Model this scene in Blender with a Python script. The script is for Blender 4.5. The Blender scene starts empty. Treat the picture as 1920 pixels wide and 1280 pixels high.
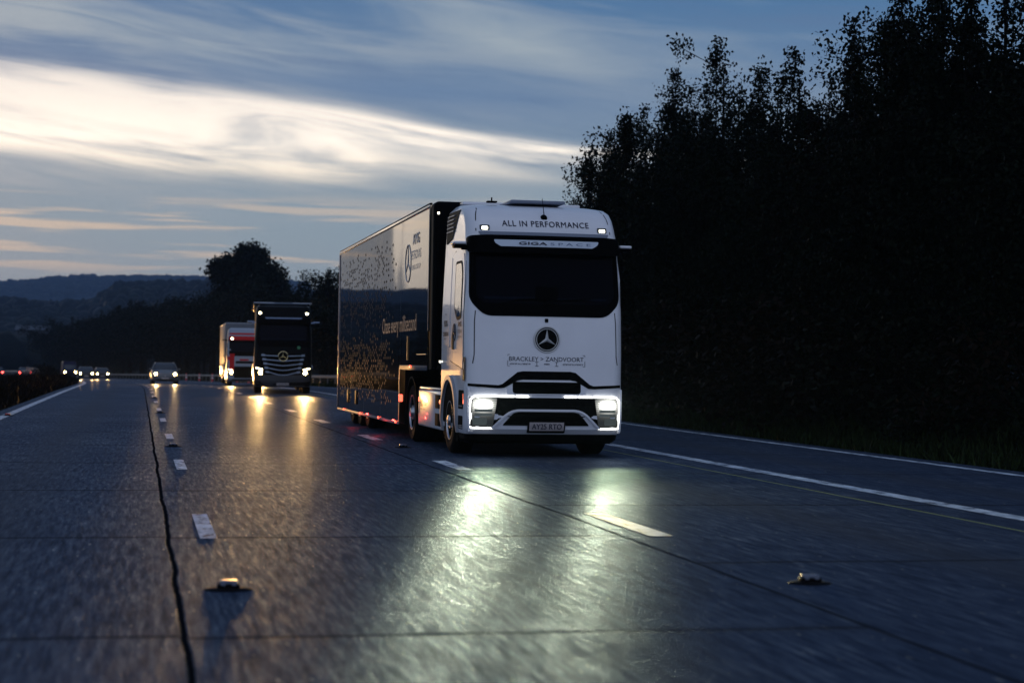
import bpy, bmesh, math, random
import numpy as np
from mathutils import Vector, Matrix
R = math.radians
random.seed(7)
HAZE = 0.00012
rng = np.random.default_rng(11)
scene = bpy.context.scene
COL = scene.collection

# ------------------------------------------------------------------ camera
cam_d = bpy.data.cameras.new("Camera")
cam = bpy.data.objects.new("Camera", cam_d)
COL.objects.link(cam)
cam_d.sensor_width = 36
cam_d.lens = 62.6
cam_d.clip_start = 0.1
cam_d.clip_end = 20000
yaw, pitch, roll = R(11.8), R(0.763), 0.015
fw = Vector((math.sin(yaw) * math.cos(pitch), math.cos(yaw) * math.cos(pitch), math.sin(pitch)))
q = fw.to_track_quat('-Z', 'Y')
cam.matrix_world = Matrix.Translation((0, 0, 1.36)) @ q.to_matrix().to_4x4() @ Matrix.Rotation(roll, 4, 'Z')
cam_d.dof.use_dof = True
cam_d.dof.focus_distance = 26.5
cam_d.dof.aperture_fstop = 2.0
scene.camera = cam

# ------------------------------------------------------------------ render look
scene.view_settings.view_transform = 'Standard'
scene.view_settings.look = 'None'
scene.view_settings.exposure = 0.0
scene.view_settings.gamma = 1.0
scene.render.engine = 'CYCLES'
scene.cycles.use_denoising = True
scene.cycles.sample_clamp_indirect = 3.0
scene.cycles.max_bounces = 6
scene.cycles.volume_bounces = 0

# ------------------------------------------------------------------ node helper
class N:
    def __init__(s, tree):
        s.t = tree
    def new(s, typ, **kw):
        n = s.t.nodes.new(typ)
        for k, v in kw.items():
            setattr(n, k, v)
        return n
    def link(s, a, b):
        s.t.links.new(a, b)
    def val(s, sock, v):
        if hasattr(v, 'is_output'):
            s.link(v, sock)
        else:
            sock.default_value = v
    def m(s, op, a, b=0.0, c=None, clamp=False):
        n = s.new('ShaderNodeMath', operation=op, use_clamp=clamp)
        s.val(n.inputs[0], a)
        s.val(n.inputs[1], b)
        if c is not None:
            s.val(n.inputs[2], c)
        return n.outputs[0]
    def ramp(s, fac, stops, interp='LINEAR'):
        n = s.new('ShaderNodeValToRGB')
        n.color_ramp.interpolation = interp
        el = n.color_ramp.elements
        while len(el) < len(stops):
            el.new(0.5)
        for e, (p, c) in zip(el, stops):
            e.position = p
            e.color = tuple(c) + (1,) if len(c) == 3 else c
        s.link(fac, n.inputs[0])
        return n.outputs[0]
    def mix(s, f, a, b, blend='MIX'):
        n = s.new('ShaderNodeMix', data_type='RGBA', blend_type=blend)
        s.val(n.inputs[0], f)
        for i, v in ((6, a), (7, b)):
            if hasattr(v, 'is_output'):
                s.link(v, n.inputs[i])
            else:
                n.inputs[i].default_value = tuple(v) + (1,) if len(v) == 3 else v
        return n.outputs[2]
    def noise(s, vec, scale, detail=4, rough=0.55, dist=0.0, dims='3D'):
        n = s.new('ShaderNodeTexNoise', noise_dimensions=dims)
        n.inputs['Scale'].default_value = scale
        n.inputs['Detail'].default_value = detail
        n.inputs['Roughness'].default_value = rough
        n.inputs['Distortion'].default_value = dist
        s.link(vec, n.inputs['Vector'])
        return n.outputs['Fac']
    def comb(s, x, y, z=0.0):
        n = s.new('ShaderNodeCombineXYZ')
        s.val(n.inputs[0], x); s.val(n.inputs[1], y); s.val(n.inputs[2], z)
        return n.outputs[0]
    def smooth(s, x, a, b):
        n = s.new('ShaderNodeMapRange', interpolation_type='SMOOTHSTEP')
        s.val(n.inputs[0], x)
        n.inputs[1].default_value = a; n.inputs[2].default_value = b
        n.inputs[3].default_value = 0; n.inputs[4].default_value = 1
        return n.outputs[0]

# ------------------------------------------------------------------ world: dusk sky with streaky clouds
SUN_ELEV, SUN_AZ = 2.0, -14.0          # the sun is almost down, ahead and left of the road, behind cloud
world = bpy.data.worlds.new("World")
scene.world = world
world.use_nodes = True
wt = world.node_tree
wt.nodes.clear()
w = N(wt)
tc = w.new('ShaderNodeTexCoord')
sep = w.new('ShaderNodeSeparateXYZ')
w.link(tc.outputs['Generated'], sep.inputs[0])
dx, dy, dz = sep.outputs
az = w.m('MULTIPLY', w.m('ARCTAN2', dx, dy), 57.2958)       # degrees right of the road direction
el = w.m('MULTIPLY', w.m('ARCSINE', dz), 57.2958)           # degrees above the horizon
sky = w.new('ShaderNodeTexSky', sky_type='NISHITA', sun_disc=False)
sky.sun_elevation = R(SUN_ELEV)
sky.sun_rotation = R(SUN_AZ)
sky.altitude = 60
sky.dust_density = 1.5
# cloud veil colour by elevation
eln = w.m('DIVIDE', w.m('ADD', el, 2.0), 62.0)
def E(d): return (d + 2.0) / 62.0
base = w.ramp(eln, [(E(-2), (.010, .013, .02)), (E(-0.3), (.03, .035, .045)), (E(0.3), (.34, .46, .50)),
                    (E(2.5), (.33, .43, .48)), (E(5), (.27, .38, .46)),
                    (E(8.5), (.20, .29, .42)), (E(11.5), (.075, .19, .37)),
                    (E(25), (.10, .16, .29)), (E(60), (.13, .18, .30))])
# streaks: long, slightly tilted wisps
u = w.m('ADD', w.m('MULTIPLY', az, 0.055), w.m('MULTIPLY', el, 0.03))
v = w.m('ADD', w.m('MULTIPLY', el, 0.42), w.m('MULTIPLY', az, 0.045))
warp = w.noise(w.comb(u, v, 3.1), 1.1, 2, 0.5)
v2 = w.m('ADD', v, w.m('MULTIPLY', w.m('SUBTRACT', warp, 0.5), 1.0))
st1 = w.noise(w.comb(u, v2, 0.7), 1.5, 5, 0.50, 0.25)
st2 = w.noise(w.comb(w.m('MULTIPLY', u, 2.6), w.m('MULTIPLY', v2, 2.2), 5.0), 2.0, 4, 0.52, 0.2)
fine = w.noise(w.comb(w.m('MULTIPLY', u, 4.0), w.m('MULTIPLY', v2, 5.0), 9.0), 1.6, 5, 0.55, 0.4)
comb = w.m('ADD', w.m('ADD', w.m('MULTIPLY', st1, 0.55), w.m('MULTIPLY', st2, 0.27)), w.m('MULTIPLY', fine, 0.18))
# bright cream band: centre tilts, broad at left and narrow to the right
azc = w.m('SUBTRACT', az, -4.0)
bc = w.m('ADD', 6.95, w.m('MULTIPLY', azc, -0.028))
bd = w.m('ADD', w.m('SUBTRACT', el, bc), w.m('MULTIPLY', w.m('SUBTRACT', warp, 0.5), 5.0))
bw = w.m('MAXIMUM', w.m('ADD', 1.3, w.m('MULTIPLY', azc, -0.05)), 0.55)
g = w.m('DIVIDE', bd, bw)
gauss = w.m('EXPONENT', w.m('MULTIPLY', w.m('MULTIPLY', g, g), -1.0))
azf = w.m('MULTIPLY', w.smooth(az, -75, -12), w.m('SUBTRACT', 1.0, w.smooth(az, 9, 26)))
band = w.m('MULTIPLY', gauss, azf)
cream_mask = w.m('MULTIPLY', w.m('MINIMUM', w.m('MULTIPLY', band, 1.35), 1.0), w.smooth(comb, 0.33, 0.58))
cream = w.ramp(el_n := w.m('DIVIDE', el, 12.0), [(0.0, (.62, .42, .28)), (0.42, (.90, .79, .62)), (0.58, (1.50, 1.34, 1.14)), (0.75, (1.0, .92, .85)), (1, (.5, .58, .66))])
# warm low streaks between 1.5 and 5.5 degrees
lowband = w.m('MULTIPLY', w.smooth(el, 2.4, 3.2), w.m('SUBTRACT', 1.0, w.smooth(el, 4.4, 5.6)))
low_noise = w.noise(w.comb(w.m('MULTIPLY', az, 0.11), w.m('MULTIPLY', el, 2.3), 2.2), 1.15, 5, 0.55, 0.35)
low_mask = w.m('MULTIPLY', w.m('MULTIPLY', lowband, w.smooth(low_noise, 0.50, 0.62)), w.m('MULTIPLY', azf, 0.75))
# grey-white high veil
veil = w.m('MULTIPLY', w.smooth(comb, 0.44, 0.62), w.m('SUBTRACT', 1.0, w.smooth(el, 14, 40)))
veil = w.m('MULTIPLY', veil, w.m('ADD', 0.30, w.m('MULTIPLY', w.m('SUBTRACT', 1.0, w.smooth(az, -4, 18)), 0.70)))
def wisp(a0, e0, slope, wa, we):
    """soft elongated cloud patch centred at azimuth a0, elevation e0"""
    da = w.m('DIVIDE', w.m('SUBTRACT', az, a0), wa)
    de = w.m('DIVIDE', w.m('SUBTRACT', w.m('SUBTRACT', w.m('ADD', el, w.m('MULTIPLY', w.m('SUBTRACT', warp, 0.5), 2.2)), e0), w.m('MULTIPLY', w.m('SUBTRACT', az, a0), slope)), we)
    r2 = w.m('ADD', w.m('MULTIPLY', da, da), w.m('MULTIPLY', de, de))
    return w.m('EXPONENT', w.m('MULTIPLY', r2, -1.0))
c1 = w.mix(w.m('MULTIPLY', w.m('MULTIPLY', veil, 1.0), w.smooth(el, 2.0, 8.0)), base, (.38, .44, .50))
for a0, e0, sl, wa, we in ((1.5, 10.3, -.13, 7.5, .62), (12.0, 10.4, -.2, 3.2, .5)):
    c1 = w.mix(w.m('MULTIPLY', wisp(a0, e0, sl, wa, we), w.m('ADD', .25, w.m('MULTIPLY', fine, .9)), clamp=True), c1, (.40, .47, .52))
for a0, e0, sl, wa, we in ((8.5, 8.9, -.06, 7.0, .85), (-3.5, 11.9, -.1, 4.0, .6)):
    c1 = w.mix(w.m('MULTIPLY', wisp(a0, e0, sl, wa, we), .85), c1, (.125, .23, .40))
dark = w.m('MULTIPLY', w.smooth(w.m('SUBTRACT', 1.0, comb), 0.50, 0.66), w.smooth(el, 4.0, 9.0))
c1 = w.mix(w.m('MULTIPLY', dark, 0.65), c1, (.11, .20, .36))
c1 = w.mix(low_mask, c1, (.84, .66, .49))
c1 = w.mix(w.m('MULTIPLY', cream_mask, 1.0, clamp=True), c1, cream)
# sky brightened behind the camera and to the sides to light the cab front
backf = w.smooth(w.m('ABSOLUTE', az), 60, 150)
c1 = w.mix(w.m('MULTIPLY', w.m('MULTIPLY', backf, 0.9), w.smooth(el, -.4, .4)), c1, (.42, .49, .66))
bgA = w.new('ShaderNodeBackground'); w.link(sky.outputs[0], bgA.inputs[0]); bgA.inputs[1].default_value = 0.006
bgB = w.new('ShaderNodeBackground'); w.link(c1, bgB.inputs[0]); bgB.inputs[1].default_value = 0.95
add = w.new('ShaderNodeAddShader'); w.link(bgA.outputs[0], add.inputs[0]); w.link(bgB.outputs[0], add.inputs[1])
out = w.new('ShaderNodeOutputWorld'); w.link(add.outputs[0], out.inputs[0])

# ------------------------------------------------------------------ sun (behind cloud, nearly set)
sd = bpy.data.lights.new("Sun", 'SUN')
sd.energy = 0.05
sd.angle = R(12)
sd.color = (1.0, 0.82, 0.62)
sun = bpy.data.objects.new("Sun", sd)
COL.objects.link(sun)
sdir = Vector((math.sin(R(SUN_AZ)) * math.cos(R(4)), math.cos(R(SUN_AZ)) * math.cos(R(4)), math.sin(R(4))))
sun.rotation_euler = (-sdir).to_track_quat('-Z', 'Y').to_euler()

# ------------------------------------------------------------------ materials
MATS = {}
def mat(name, col, rough=0.5, metal=0.0, coat=0.0, emis=None, es=0.0, spec=0.5, var=0.0, vs=6.0, ior=1.5, bump=0.0, bs=30.0):
    if name in MATS:
        return MATS[name]
    m = bpy.data.materials.new(name)
    m.use_nodes = True
    nt = N(m.node_tree)
    b = m.node_tree.nodes['Principled BSDF']
    b.inputs['Base Color'].default_value = (*col, 1)
    b.inputs['Roughness'].default_value = rough
    b.inputs['Metallic'].default_value = metal
    b.inputs['Coat Weight'].default_value = coat
    b.inputs['Coat Roughness'].default_value = 0.04
    b.inputs['IOR'].default_value = ior
    b.inputs['Specular IOR Level'].default_value = spec
    if emis:
        b.inputs['Emission Color'].default_value = (*emis, 1)
        b.inputs['Emission Strength'].default_value = es
    if var > 0 or bump > 0:
        t = nt.new('ShaderNodeTexCoord')
        nz = nt.noise(t.outputs['Object'], vs, 5, 0.6)
        if var > 0:
            lo = tuple(c * (1 - var) for c in col); hi = tuple(min(1, c * (1 + var)) for c in col)
            cr = nt.ramp(nz, [(0.3, lo), (0.7, hi)])
            nt.link(cr, b.inputs['Base Color'])
            nt.link(nt.m('ADD', rough - 0.06, nt.m('MULTIPLY', nz, 0.12)), b.inputs['Roughness'])
        if bump > 0:
            bp = nt.new('ShaderNodeBump'); bp.inputs['Strength'].default_value = bump
            bp.inputs['Distance'].default_value = 0.01
            nt.link(nt.noise(t.outputs['Object'], bs, 4, 0.6), bp.inputs['Height'])
            nt.link(bp.outputs[0], b.inputs['Normal'])
    MATS[name] = m
    return m

WHITE = mat('white_paint', (.74, .75, .80), .30, coat=.6, var=.05, vs=1.2)
BLACKP = mat('black_paint', (.002, .002, .003), .3, spec=.3)
BLACKM = mat('black_plastic', (.001, .001, .002), .5, spec=.02)
RUBBER = mat('rubber', (.003, .003, .004), .8, spec=.05, bump=.4, bs=60)
CHROME = mat('chrome', (.65, .66, .68), .16, metal=1)
STEEL = mat('wheel_steel', (.45, .47, .50), .32, metal=1)
GLASS = mat('dark_glass', (.004, .005, .012), .06, coat=0.0)
TRIMGREY = mat('grey_trim', (.16, .19, .26), .4)
INK = mat('dark_lettering', (.010, .012, .035), .5)
PALEINK = mat('pale_lettering', (.14, .145, .15), .5)
PLATE = mat('plate_white', (.42, .37, .37), .45)
DARKUNDER = mat('chassis_black', (.0012, .0012, .0015), .8, spec=.03)
LAMPW = mat('lamp_white', (.9, .9, .9), .3, emis=(1.0, .98, .90), es=28)
LAMPCORE = mat('lamp_core', (.9, .9, .9), .3, emis=(.98, 1.0, .90), es=45)
LAMPDIM = mat('lamp_dim', (.12, .13, .12), .25, emis=(.85, 1.0, .82), es=.03)
DRL = mat('running_light', (.9, .9, .9), .3, emis=(1.0, 1.0, .93), es=5)
LAMPROOF = mat('lamp_roof', (.9, .9, .9), .3, emis=(1.0, .95, .75), es=6)
LAMPY = mat('lamp_warm', (.9, .8, .6), .3, emis=(1.0, .60, .20), es=130)
LAMPYD = mat('lamp_warm_far', (.9, .8, .6), .3, emis=(1.0, .60, .20), es=170)
LAMPR = mat('lamp_red', (.6, .05, .03), .3, emis=(1.0, .09, .05), es=3.5)
LAMPA = mat('lamp_amber', (.7, .3, .1), .3, emis=(1.0, .20, .10), es=2.2)
LENS = mat('lamp_lens_off', (.05, .055, .06), .12)
SILVER = mat('silver_paint', (.10, .11, .13), .35, metal=.3, coat=.2)
REDP = mat('red_paint', (.50, .008, .012), .4, spec=.15)
LOGOINK = mat('logo_lettering', (.62, .64, .66), .5)
BLUEP = mat('dark_blue_paint', (.006, .006, .03), .4, spec=.1)
CHROMED = mat('grille_slat', (.22, .26, .34), .35, metal=.7)
AMBERLIT = mat('amber_lit_dash', (.24, .10, .025), .6)  # amber light of the following headlights painted into the dashes
GREYDASH = mat('grey_dash', (.035, .045, .05), .75, spec=.1)
MIDDASH = mat('brown_dash', (.05, .032, .018), .65, spec=.2)

# ------------------------------------------------------------------ object helpers
def tag(o, label=None, cat=None, group=None, kind=None):
    if label: o['label'] = label
    if cat: o['category'] = cat
    if group: o['group'] = group
    if kind: o['kind'] = kind
    return o
def empty(name, loc, label, cat, group=None, rz=0):
    o = bpy.data.objects.new(name, None)
    o.empty_display_size = 0.3
    COL.objects.link(o)
    o.location = loc
    o.rotation_euler = (0, 0, rz)
    return tag(o, label, cat, group)
class MB:
    """collects shapes, builds ONE mesh object"""
    def __init__(s):
        s.v = []; s.f = []; s.mi = []; s.cur = 0
    def add(s, vs, fs):
        b = len(s.v)
        s.v += [tuple(p) for p in vs]
        s.f += [tuple(b + i for i in f) for f in fs]
        s.mi += [s.cur] * len(fs)
        return s
    def bm(s, bmx, mtx=None):
        bmx.verts.index_update()
        s.add([(mtx @ v.co if mtx else v.co) for v in bmx.verts], [[v.index for v in f.verts] for f in bmx.faces])
        bmx.free()
        return s
    def box(s, c, d, bev=0.0, rot=None, seg=2):
        b = bmesh.new()
        bmesh.ops.create_cube(b, size=1)
        bmesh.ops.scale(b, vec=d, verts=b.verts)
        if bev > 0:
            bmesh.ops.bevel(b, geom=b.edges[:], offset=min(bev, min(d) * .45), segments=seg, affect='EDGES', profile=.5)
        M = Matrix.Translation(c)
        if rot: M = M @ rot
        return s.bm(b, M)
    def cyl(s, a, b_, r0, r1=None, n=16, cap=True):
        a = Vector(a); b_ = Vector(b_); r1 = r0 if r1 is None else r1
        ax = (b_ - a).normalized()
        p = ax.orthogonal().normalized(); q_ = ax.cross(p)
        vs = []
        for i in range(n):
            t = 2 * math.pi * i / n
            o = p * math.cos(t) + q_ * math.sin(t)
            vs.append(a + o * r0)
        for i in range(n):
            t = 2 * math.pi * i / n
            o = p * math.cos(t) + q_ * math.sin(t)
            vs.append(b_ + o * r1)
        fs = [(i, (i + 1) % n, n + (i + 1) % n, n + i) for i in range(n)]
        if cap:
            fs += [tuple(range(n - 1, -1, -1)), tuple(range(n, 2 * n))]
        return s.add(vs, fs)
    def tube(s, pts, rs, n=8):
        pts = [Vector(p) for p in pts]
        if not hasattr(rs, '__len__'): rs = [rs] * len(pts)
        vs = []
        pr = None
        for i, p in enumerate(pts):
            d = (pts[min(i + 1, len(pts) - 1)] - pts[max(i - 1, 0)]).normalized()
            if pr is None: pr = d.orthogonal().normalized()
            pr = (pr - d * pr.dot(d)).normalized()
            qq = d.cross(pr)
            for k in range(n):
                t = 2 * math.pi * k / n
                vs.append(p + (pr * math.cos(t) + qq * math.sin(t)) * rs[i])
        fs = []
        for i in range(len(pts) - 1):
            for k in range(n):
                a = i * n + k; b = i * n + (k + 1) % n
                fs.append((a, b, b + n, a + n))
        fs += [tuple(range(n - 1, -1, -1)), tuple(range(len(vs) - n, len(vs)))]
        return s.add(vs, fs)
    def lathe(s, prof, n=32, origin=(0, 0, 0)):
        """prof: (x, r) pairs, axis = X"""
        vs = []
        for x, r in prof:
            for k in range(n):
                t = 2 * math.pi * k / n
                vs.append((origin[0] + x, origin[1] + r * math.sin(t), origin[2] + r * math.cos(t)))
        fs = []
        for i in range(len(prof) - 1):
            for k in range(n):
                a = i * n + k; b = i * n + (k + 1) % n
                fs.append((a, b, b + n, a + n))
        fs += [tuple(range(n)), tuple(range(len(vs) - 1, len(vs) - n - 1, -1))]
        return s.add(vs, fs)
    def build(s, name, m, parent=None, angle=35, recalc=True, smooth=True):
        me = bpy.data.meshes.new(name)
        me.from_pydata(s.v, [], s.f)
        ms = m if isinstance(m, (list, tuple)) else [m]
        for x in ms: me.materials.append(x)
        if len(ms) > 1: me.polygons.foreach_set('material_index', s.mi)
        if recalc:
            b = bmesh.new(); b.from_mesh(me)
            bmesh.ops.recalc_face_normals(b, faces=b.faces)
            b.to_mesh(me); b.free()
        if smooth:
            me.shade_smooth()
            me.set_sharp_from_angle(angle=R(angle))
        me.update()
        o = bpy.data.objects.new(name, me)
        COL.objects.link(o)
        if parent: o.parent = parent
        return o
def copy_tree(o, parent=None):
    c = o.copy()
    COL.objects.link(c)
    if parent: c.parent = parent
    for ch in o.children:
        copy_tree(ch, c)
    return c

def text_bm(body, size, align='CENTER', spacing=1.0, bold=0.0, width=None, shear=0.0):
    """flat lettering in x (right), y (up) as a bmesh; width = force total width"""
    cu = bpy.data.curves.new('lettering', 'FONT')
    cu.body = body; cu.size = size; cu.align_x = align; cu.space_character = spacing
    cu.offset = 0; cu.resolution_u = 3; cu.shear = shear
    o = bpy.data.objects.new('lettering', cu)
    me = bpy.data.meshes.new_from_object(o)
    b = bmesh.new(); b.from_mesh(me)
    bmesh.ops.triangulate(b, faces=b.faces[:])
    bmesh.ops.remove_doubles(b, verts=b.verts[:], dist=1e-5)
    bpy.data.objects.remove(o); bpy.data.curves.remove(cu); bpy.data.meshes.remove(me)
    if width and b.verts:
        xs = [v.co.x for v in b.verts]
        k = width / (max(xs) - min(xs)); c = (max(xs) + min(xs)) / 2
        for v in b.verts:
            v.co.x = (v.co.x - c) * k + (0 if align == 'CENTER' else width / 2)
    return b
def cut(b, axis, step):
    vals = [v.co[axis] for v in b.verts]
    if not vals: return
    lo, hi = min(vals), max(vals)
    k = math.ceil((lo + 1e-6) / step) * step
    no = Vector((0, 0, 0)); no[axis] = 1
    while k < hi - 1e-6:
        co = Vector((0, 0, 0)); co[axis] = k
        bmesh.ops.bisect_plane(b, geom=b.verts[:] + b.edges[:] + b.faces[:], dist=1e-6, plane_co=co, plane_no=no)
        k += step
def poly_bm(pts):
    b = bmesh.new()
    b.faces.new([b.verts.new((p[0], p[1], 0)) for p in pts])
    bmesh.ops.triangulate(b, faces=b.faces[:])
    return b
def rpoly(pts, r, n=4):
    """round the corners of a 2-D polygon"""
    out = []
    L = len(pts)
    for i in range(L):
        p0 = Vector(pts[i - 1]); p = Vector(pts[i]); p1 = Vector(pts[(i + 1) % L])
        a = (p0 - p); b = (p1 - p)
        rr = min(r, a.length * .45, b.length * .45)
        A = p + a.normalized() * rr; B = p + b.normalized() * rr
        for k in range(n + 1):
            t = k / n
            out.append(tuple(A * (1 - t) ** 2 + p * 2 * t * (1 - t) + B * t * t))
    return out
def band(path, wd):
    """2-D ribbon polygon pieces along a path, list of quads"""
    P = [Vector(p) for p in path]; qs = []
    nrm = []
    for i in range(len(P)):
        d = (P[min(i + 1, len(P) - 1)] - P[max(i - 1, 0)]).normalized()
        nrm.append(Vector((-d.y, d.x)) * wd / 2)
    return [[P[i] + nrm[i], P[i + 1] + nrm[i + 1], P[i + 1] - nrm[i + 1], P[i] - nrm[i]] for i in range(len(P) - 1)]
def rpath(pts, r, n=5):
    out = [pts[0]]
    for i in range(1, len(pts) - 1):
        p0 = Vector(pts[i - 1]); p = Vector(pts[i]); p1 = Vector(pts[i + 1])
        a = (p0 - p); b = (p1 - p)
        rr = min(r, a.length * .45, b.length * .45)
        A = p + a.normalized() * rr; B = p + b.normalized() * rr
        for k in range(n + 1):
            t = k / n
            out.append(tuple(A * (1 - t) ** 2 + p * 2 * t * (1 - t) + B * t * t))
    out.append(pts[-1])
    return out

class Cab:
    """lofted cab: levels (z, half width, front y, corner radius, back y); crown = bow of the front"""
    def __init__(s, levels, crown=0.05):
        s.L = levels; s.crown = crown
    def at(s, z):
        L = s.L
        z = max(L[0][0], min(L[-1][0], z))
        for a, b in zip(L, L[1:]):
            if z <= b[0]:
                t = (z - a[0]) / (b[0] - a[0])
                return [a[i] * (1 - t) + b[i] * t for i in range(1, 5)]
        return L[-1][1:]
    def fy(s, x, z):
        hw, yf, r, yb = s.at(z)
        ax = min(abs(x), hw - 1e-4)
        y = yf + s.crown * (ax / hw) ** 2
        if ax > hw - r:
            y += r - math.sqrt(max(0, r * r - (ax - hw + r) ** 2))
        return y
    def shell(s, n=34):
        zs = []
        for a, b in zip(s.L, s.L[1:]):
            k = max(1, int(math.ceil((b[0] - a[0]) / 0.16)))
            zs += [a[0] + (b[0] - a[0]) * i / k for i in range(k)]
        zs.append(s.L[-1][0])
        vs = []; fs = []
        m = None
        for z in zs:
            hw, yf, r, yb = s.at(z)
            ring = []
            xs = []
            for i in range(9):                      # left corner arc
                t = i / 8 * math.pi / 2
                xs.append(-(hw - r + r * math.cos(t)))
            k = 12
            xs += [-(hw - r) + 2 * (hw - r) * i / k for i in range(1, k)]
            xs += [-x for x in reversed(xs[:9])]
            ring.append((-hw, yb)); 
            ys = 5
            y0 = s.fy(-hw, z)
            ring += [(-hw, yb + (y0 - yb) * i / ys) for i in range(1, ys)]
            for x in xs: ring.append((x, s.fy(x, z)))
            ring += [(hw, y0 + (yb - y0) * i / ys) for i in range(1, ys + 1)]
            m = len(ring)
            vs += [(x, y, z) for x, y in ring]
        for i in range(len(zs) - 1):
            for k in range(m):
                a = i * m + k; b = i * m + (k + 1) % m
                fs.append((a, b, b + m, a + m))
        fs.append(tuple(range(m)))
        fs.append(tuple(range(len(vs) - 1, len(vs) - m - 1, -1)))
        return vs, fs
    def front(s, mb, b, off=0.006, depth=0.03, step=0.12):
        """wrap a flat bmesh (x, z) onto the front; solid"""
        if depth > 0: cut(b, 0, step); cut(b, 1, step * 2)
        if depth > 0:
            ret = bmesh.ops.extrude_face_region(b, geom=b.faces[:])
            back = {v for v in ret['geom'] if isinstance(v, bmesh.types.BMVert)}
        else:
            back = set()
        for v in b.verts:
            x, z = v.co.x, v.co.y
            v.co = Vector((x, s.fy(x, z) - off + (depth if v in back else 0), z))
        mb.bm(b)
    def side(s, mb, b, sgn=-1, off=0.005, depth=0.02, step=0.3, bow=0):
        """wrap a flat bmesh (y back, z) onto a side wall"""
        if depth > 0:
            cut(b, 1, step)
            ret = bmesh.ops.extrude_face_region(b, geom=b.faces[:])
            back = {v for v in ret['geom'] if isinstance(v, bmesh.types.BMVert)}
        else:
            back = set()
        for v in b.verts:
            y, z = v.co.x, v.co.y
            hw = s.at(z)[0]
            v.co = Vector((sgn * (hw + off - (depth if v in back else 0)), y, z))
        mb.bm(b)
def rect(x0, z0, x1, z1): return [(x0, z0), (x1, z0), (x1, z1), (x0, z1)]
def mirror(pts): return [(-x, z) for x, z in reversed(pts)]
def tri(b, pts_list):
    for pts in pts_list:
        b.faces.new([b.verts.new((p[0], p[1], 0)) for p in pts])
    bmesh.ops.remove_doubles(b, verts=b.verts[:], dist=1e-5)
    return b

def wheel(parent, x, y, r=0.505, wd=0.30, sgn=-1, name='wheel', rimmat=None, n=40):
    """wheel > tyre, rim. x = outer face, sgn = outward direction"""
    h = bpy.data.objects.new(name, None)
    COL.objects.link(h); h.parent = parent; h.location = (x, y, r)
    h.empty_display_size = .2
    t = MB()
    w_ = -sgn * wd
    pr = [(0.02 * -sgn, r * .60), (0.0, r * .66), (0.0, r * .90), (w_ * .06, r * .965), (w_ * .12, r)]
    for k in range(1, 4):
        a = w_ * (.12 + .76 * k / 4)
        pr += [(a - w_ * .012, r), (a - w_ * .01, r * .978), (a + w_ * .01, r * .978), (a + w_ * .012, r)]
    pr += [(w_ * .88, r), (w_ * .95, r * .965), (w_, r * .9), (w_, r * .6)]
    t.lathe(pr, n).build('tyre', RUBBER, h)
    q2 = MB()
    q2.lathe([(0.02 * -sgn, r * .60), (-.005 * -sgn, r * .60), (-.005 * -sgn, r * .57), (.05 * -sgn, r * .53), (.09 * -sgn, r * .50),
              (.10 * -sgn, r * .42), (.06 * -sgn, r * .27), (.0, r * .24), (.0, r * .17), (-.03 * -sgn, r * .15), (-.035 * -sgn, r * .02)], n)
    for k in range(10):
        a = k * math.tau / 10
        q2.cyl((.08 * -sgn, r * .33 * math.sin(a), r * .33 * math.cos(a)), (.03 * -sgn, r * .33 * math.sin(a), r * .33 * math.cos(a)), .016, n=8)
    o = q2.build('rim', [rimmat or STEEL], h)
    hb = MB()
    for k in range(10):
        a = (k + .5) * math.tau / 10
        c = Vector((.092 * -sgn, r * .455 * math.sin(a), r * .455 * math.cos(a)))
        hb.cyl(c, c + Vector((.02 * sgn, 0, 0)), .026, n=10)
    hb.build('rim_hole', BLACKM, h)
    return h

def spot(name, parent, loc, target, energy, col, size=R(70), blend=.6, rad=.06, wide=2.3):
    l = bpy.data.lights.new(name, 'SPOT')
    l.energy = energy; l.color = col; l.spot_size = size; l.spot_blend = blend; l.shadow_soft_size = rad
    o = bpy.data.objects.new(name, l)
    COL.objects.link(o)
    o.parent = parent
    o.location = loc
    o.rotation_euler = (Vector(target) - Vector(loc)).to_track_quat('-Z', 'Y').to_euler()
    o.scale = (wide, 1, 1)        # low beams are wide and flat
    return o
def point(name, parent, loc, energy, col, rad=.03):
    l = bpy.data.lights.new(name, 'POINT')
    l.energy = energy; l.color = col; l.shadow_soft_size = rad
    o = bpy.data.objects.new(name, l); COL.objects.link(o); o.parent = parent; o.location = loc
    return o

# ------------------------------------------------------------------ road geometry functions
def sm(t): 
    t = max(0.0, min(1.0, t)); return t * t * (3 - 2 * t)
KC = 3.0e-4
def cx(Y):
    if Y < 80: return 0.0
    if Y < 420: return -KC * (Y - 80) ** 2
    return -KC * 340 ** 2 - 2 * KC * 340 * (Y - 420)
def zr(Y):
    if Y < 70: return 0.0
    if Y < 110: return -.0085 * (Y - 70) ** 2 / 80
    if Y < 450: return -.0085 * (Y - 90)
    return -.0085 * 360
def ang(Y): return math.atan2(-(cx(Y + 1) - cx(Y - 1)) / 2, 1)   # heading of the road (rz) at Y
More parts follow.
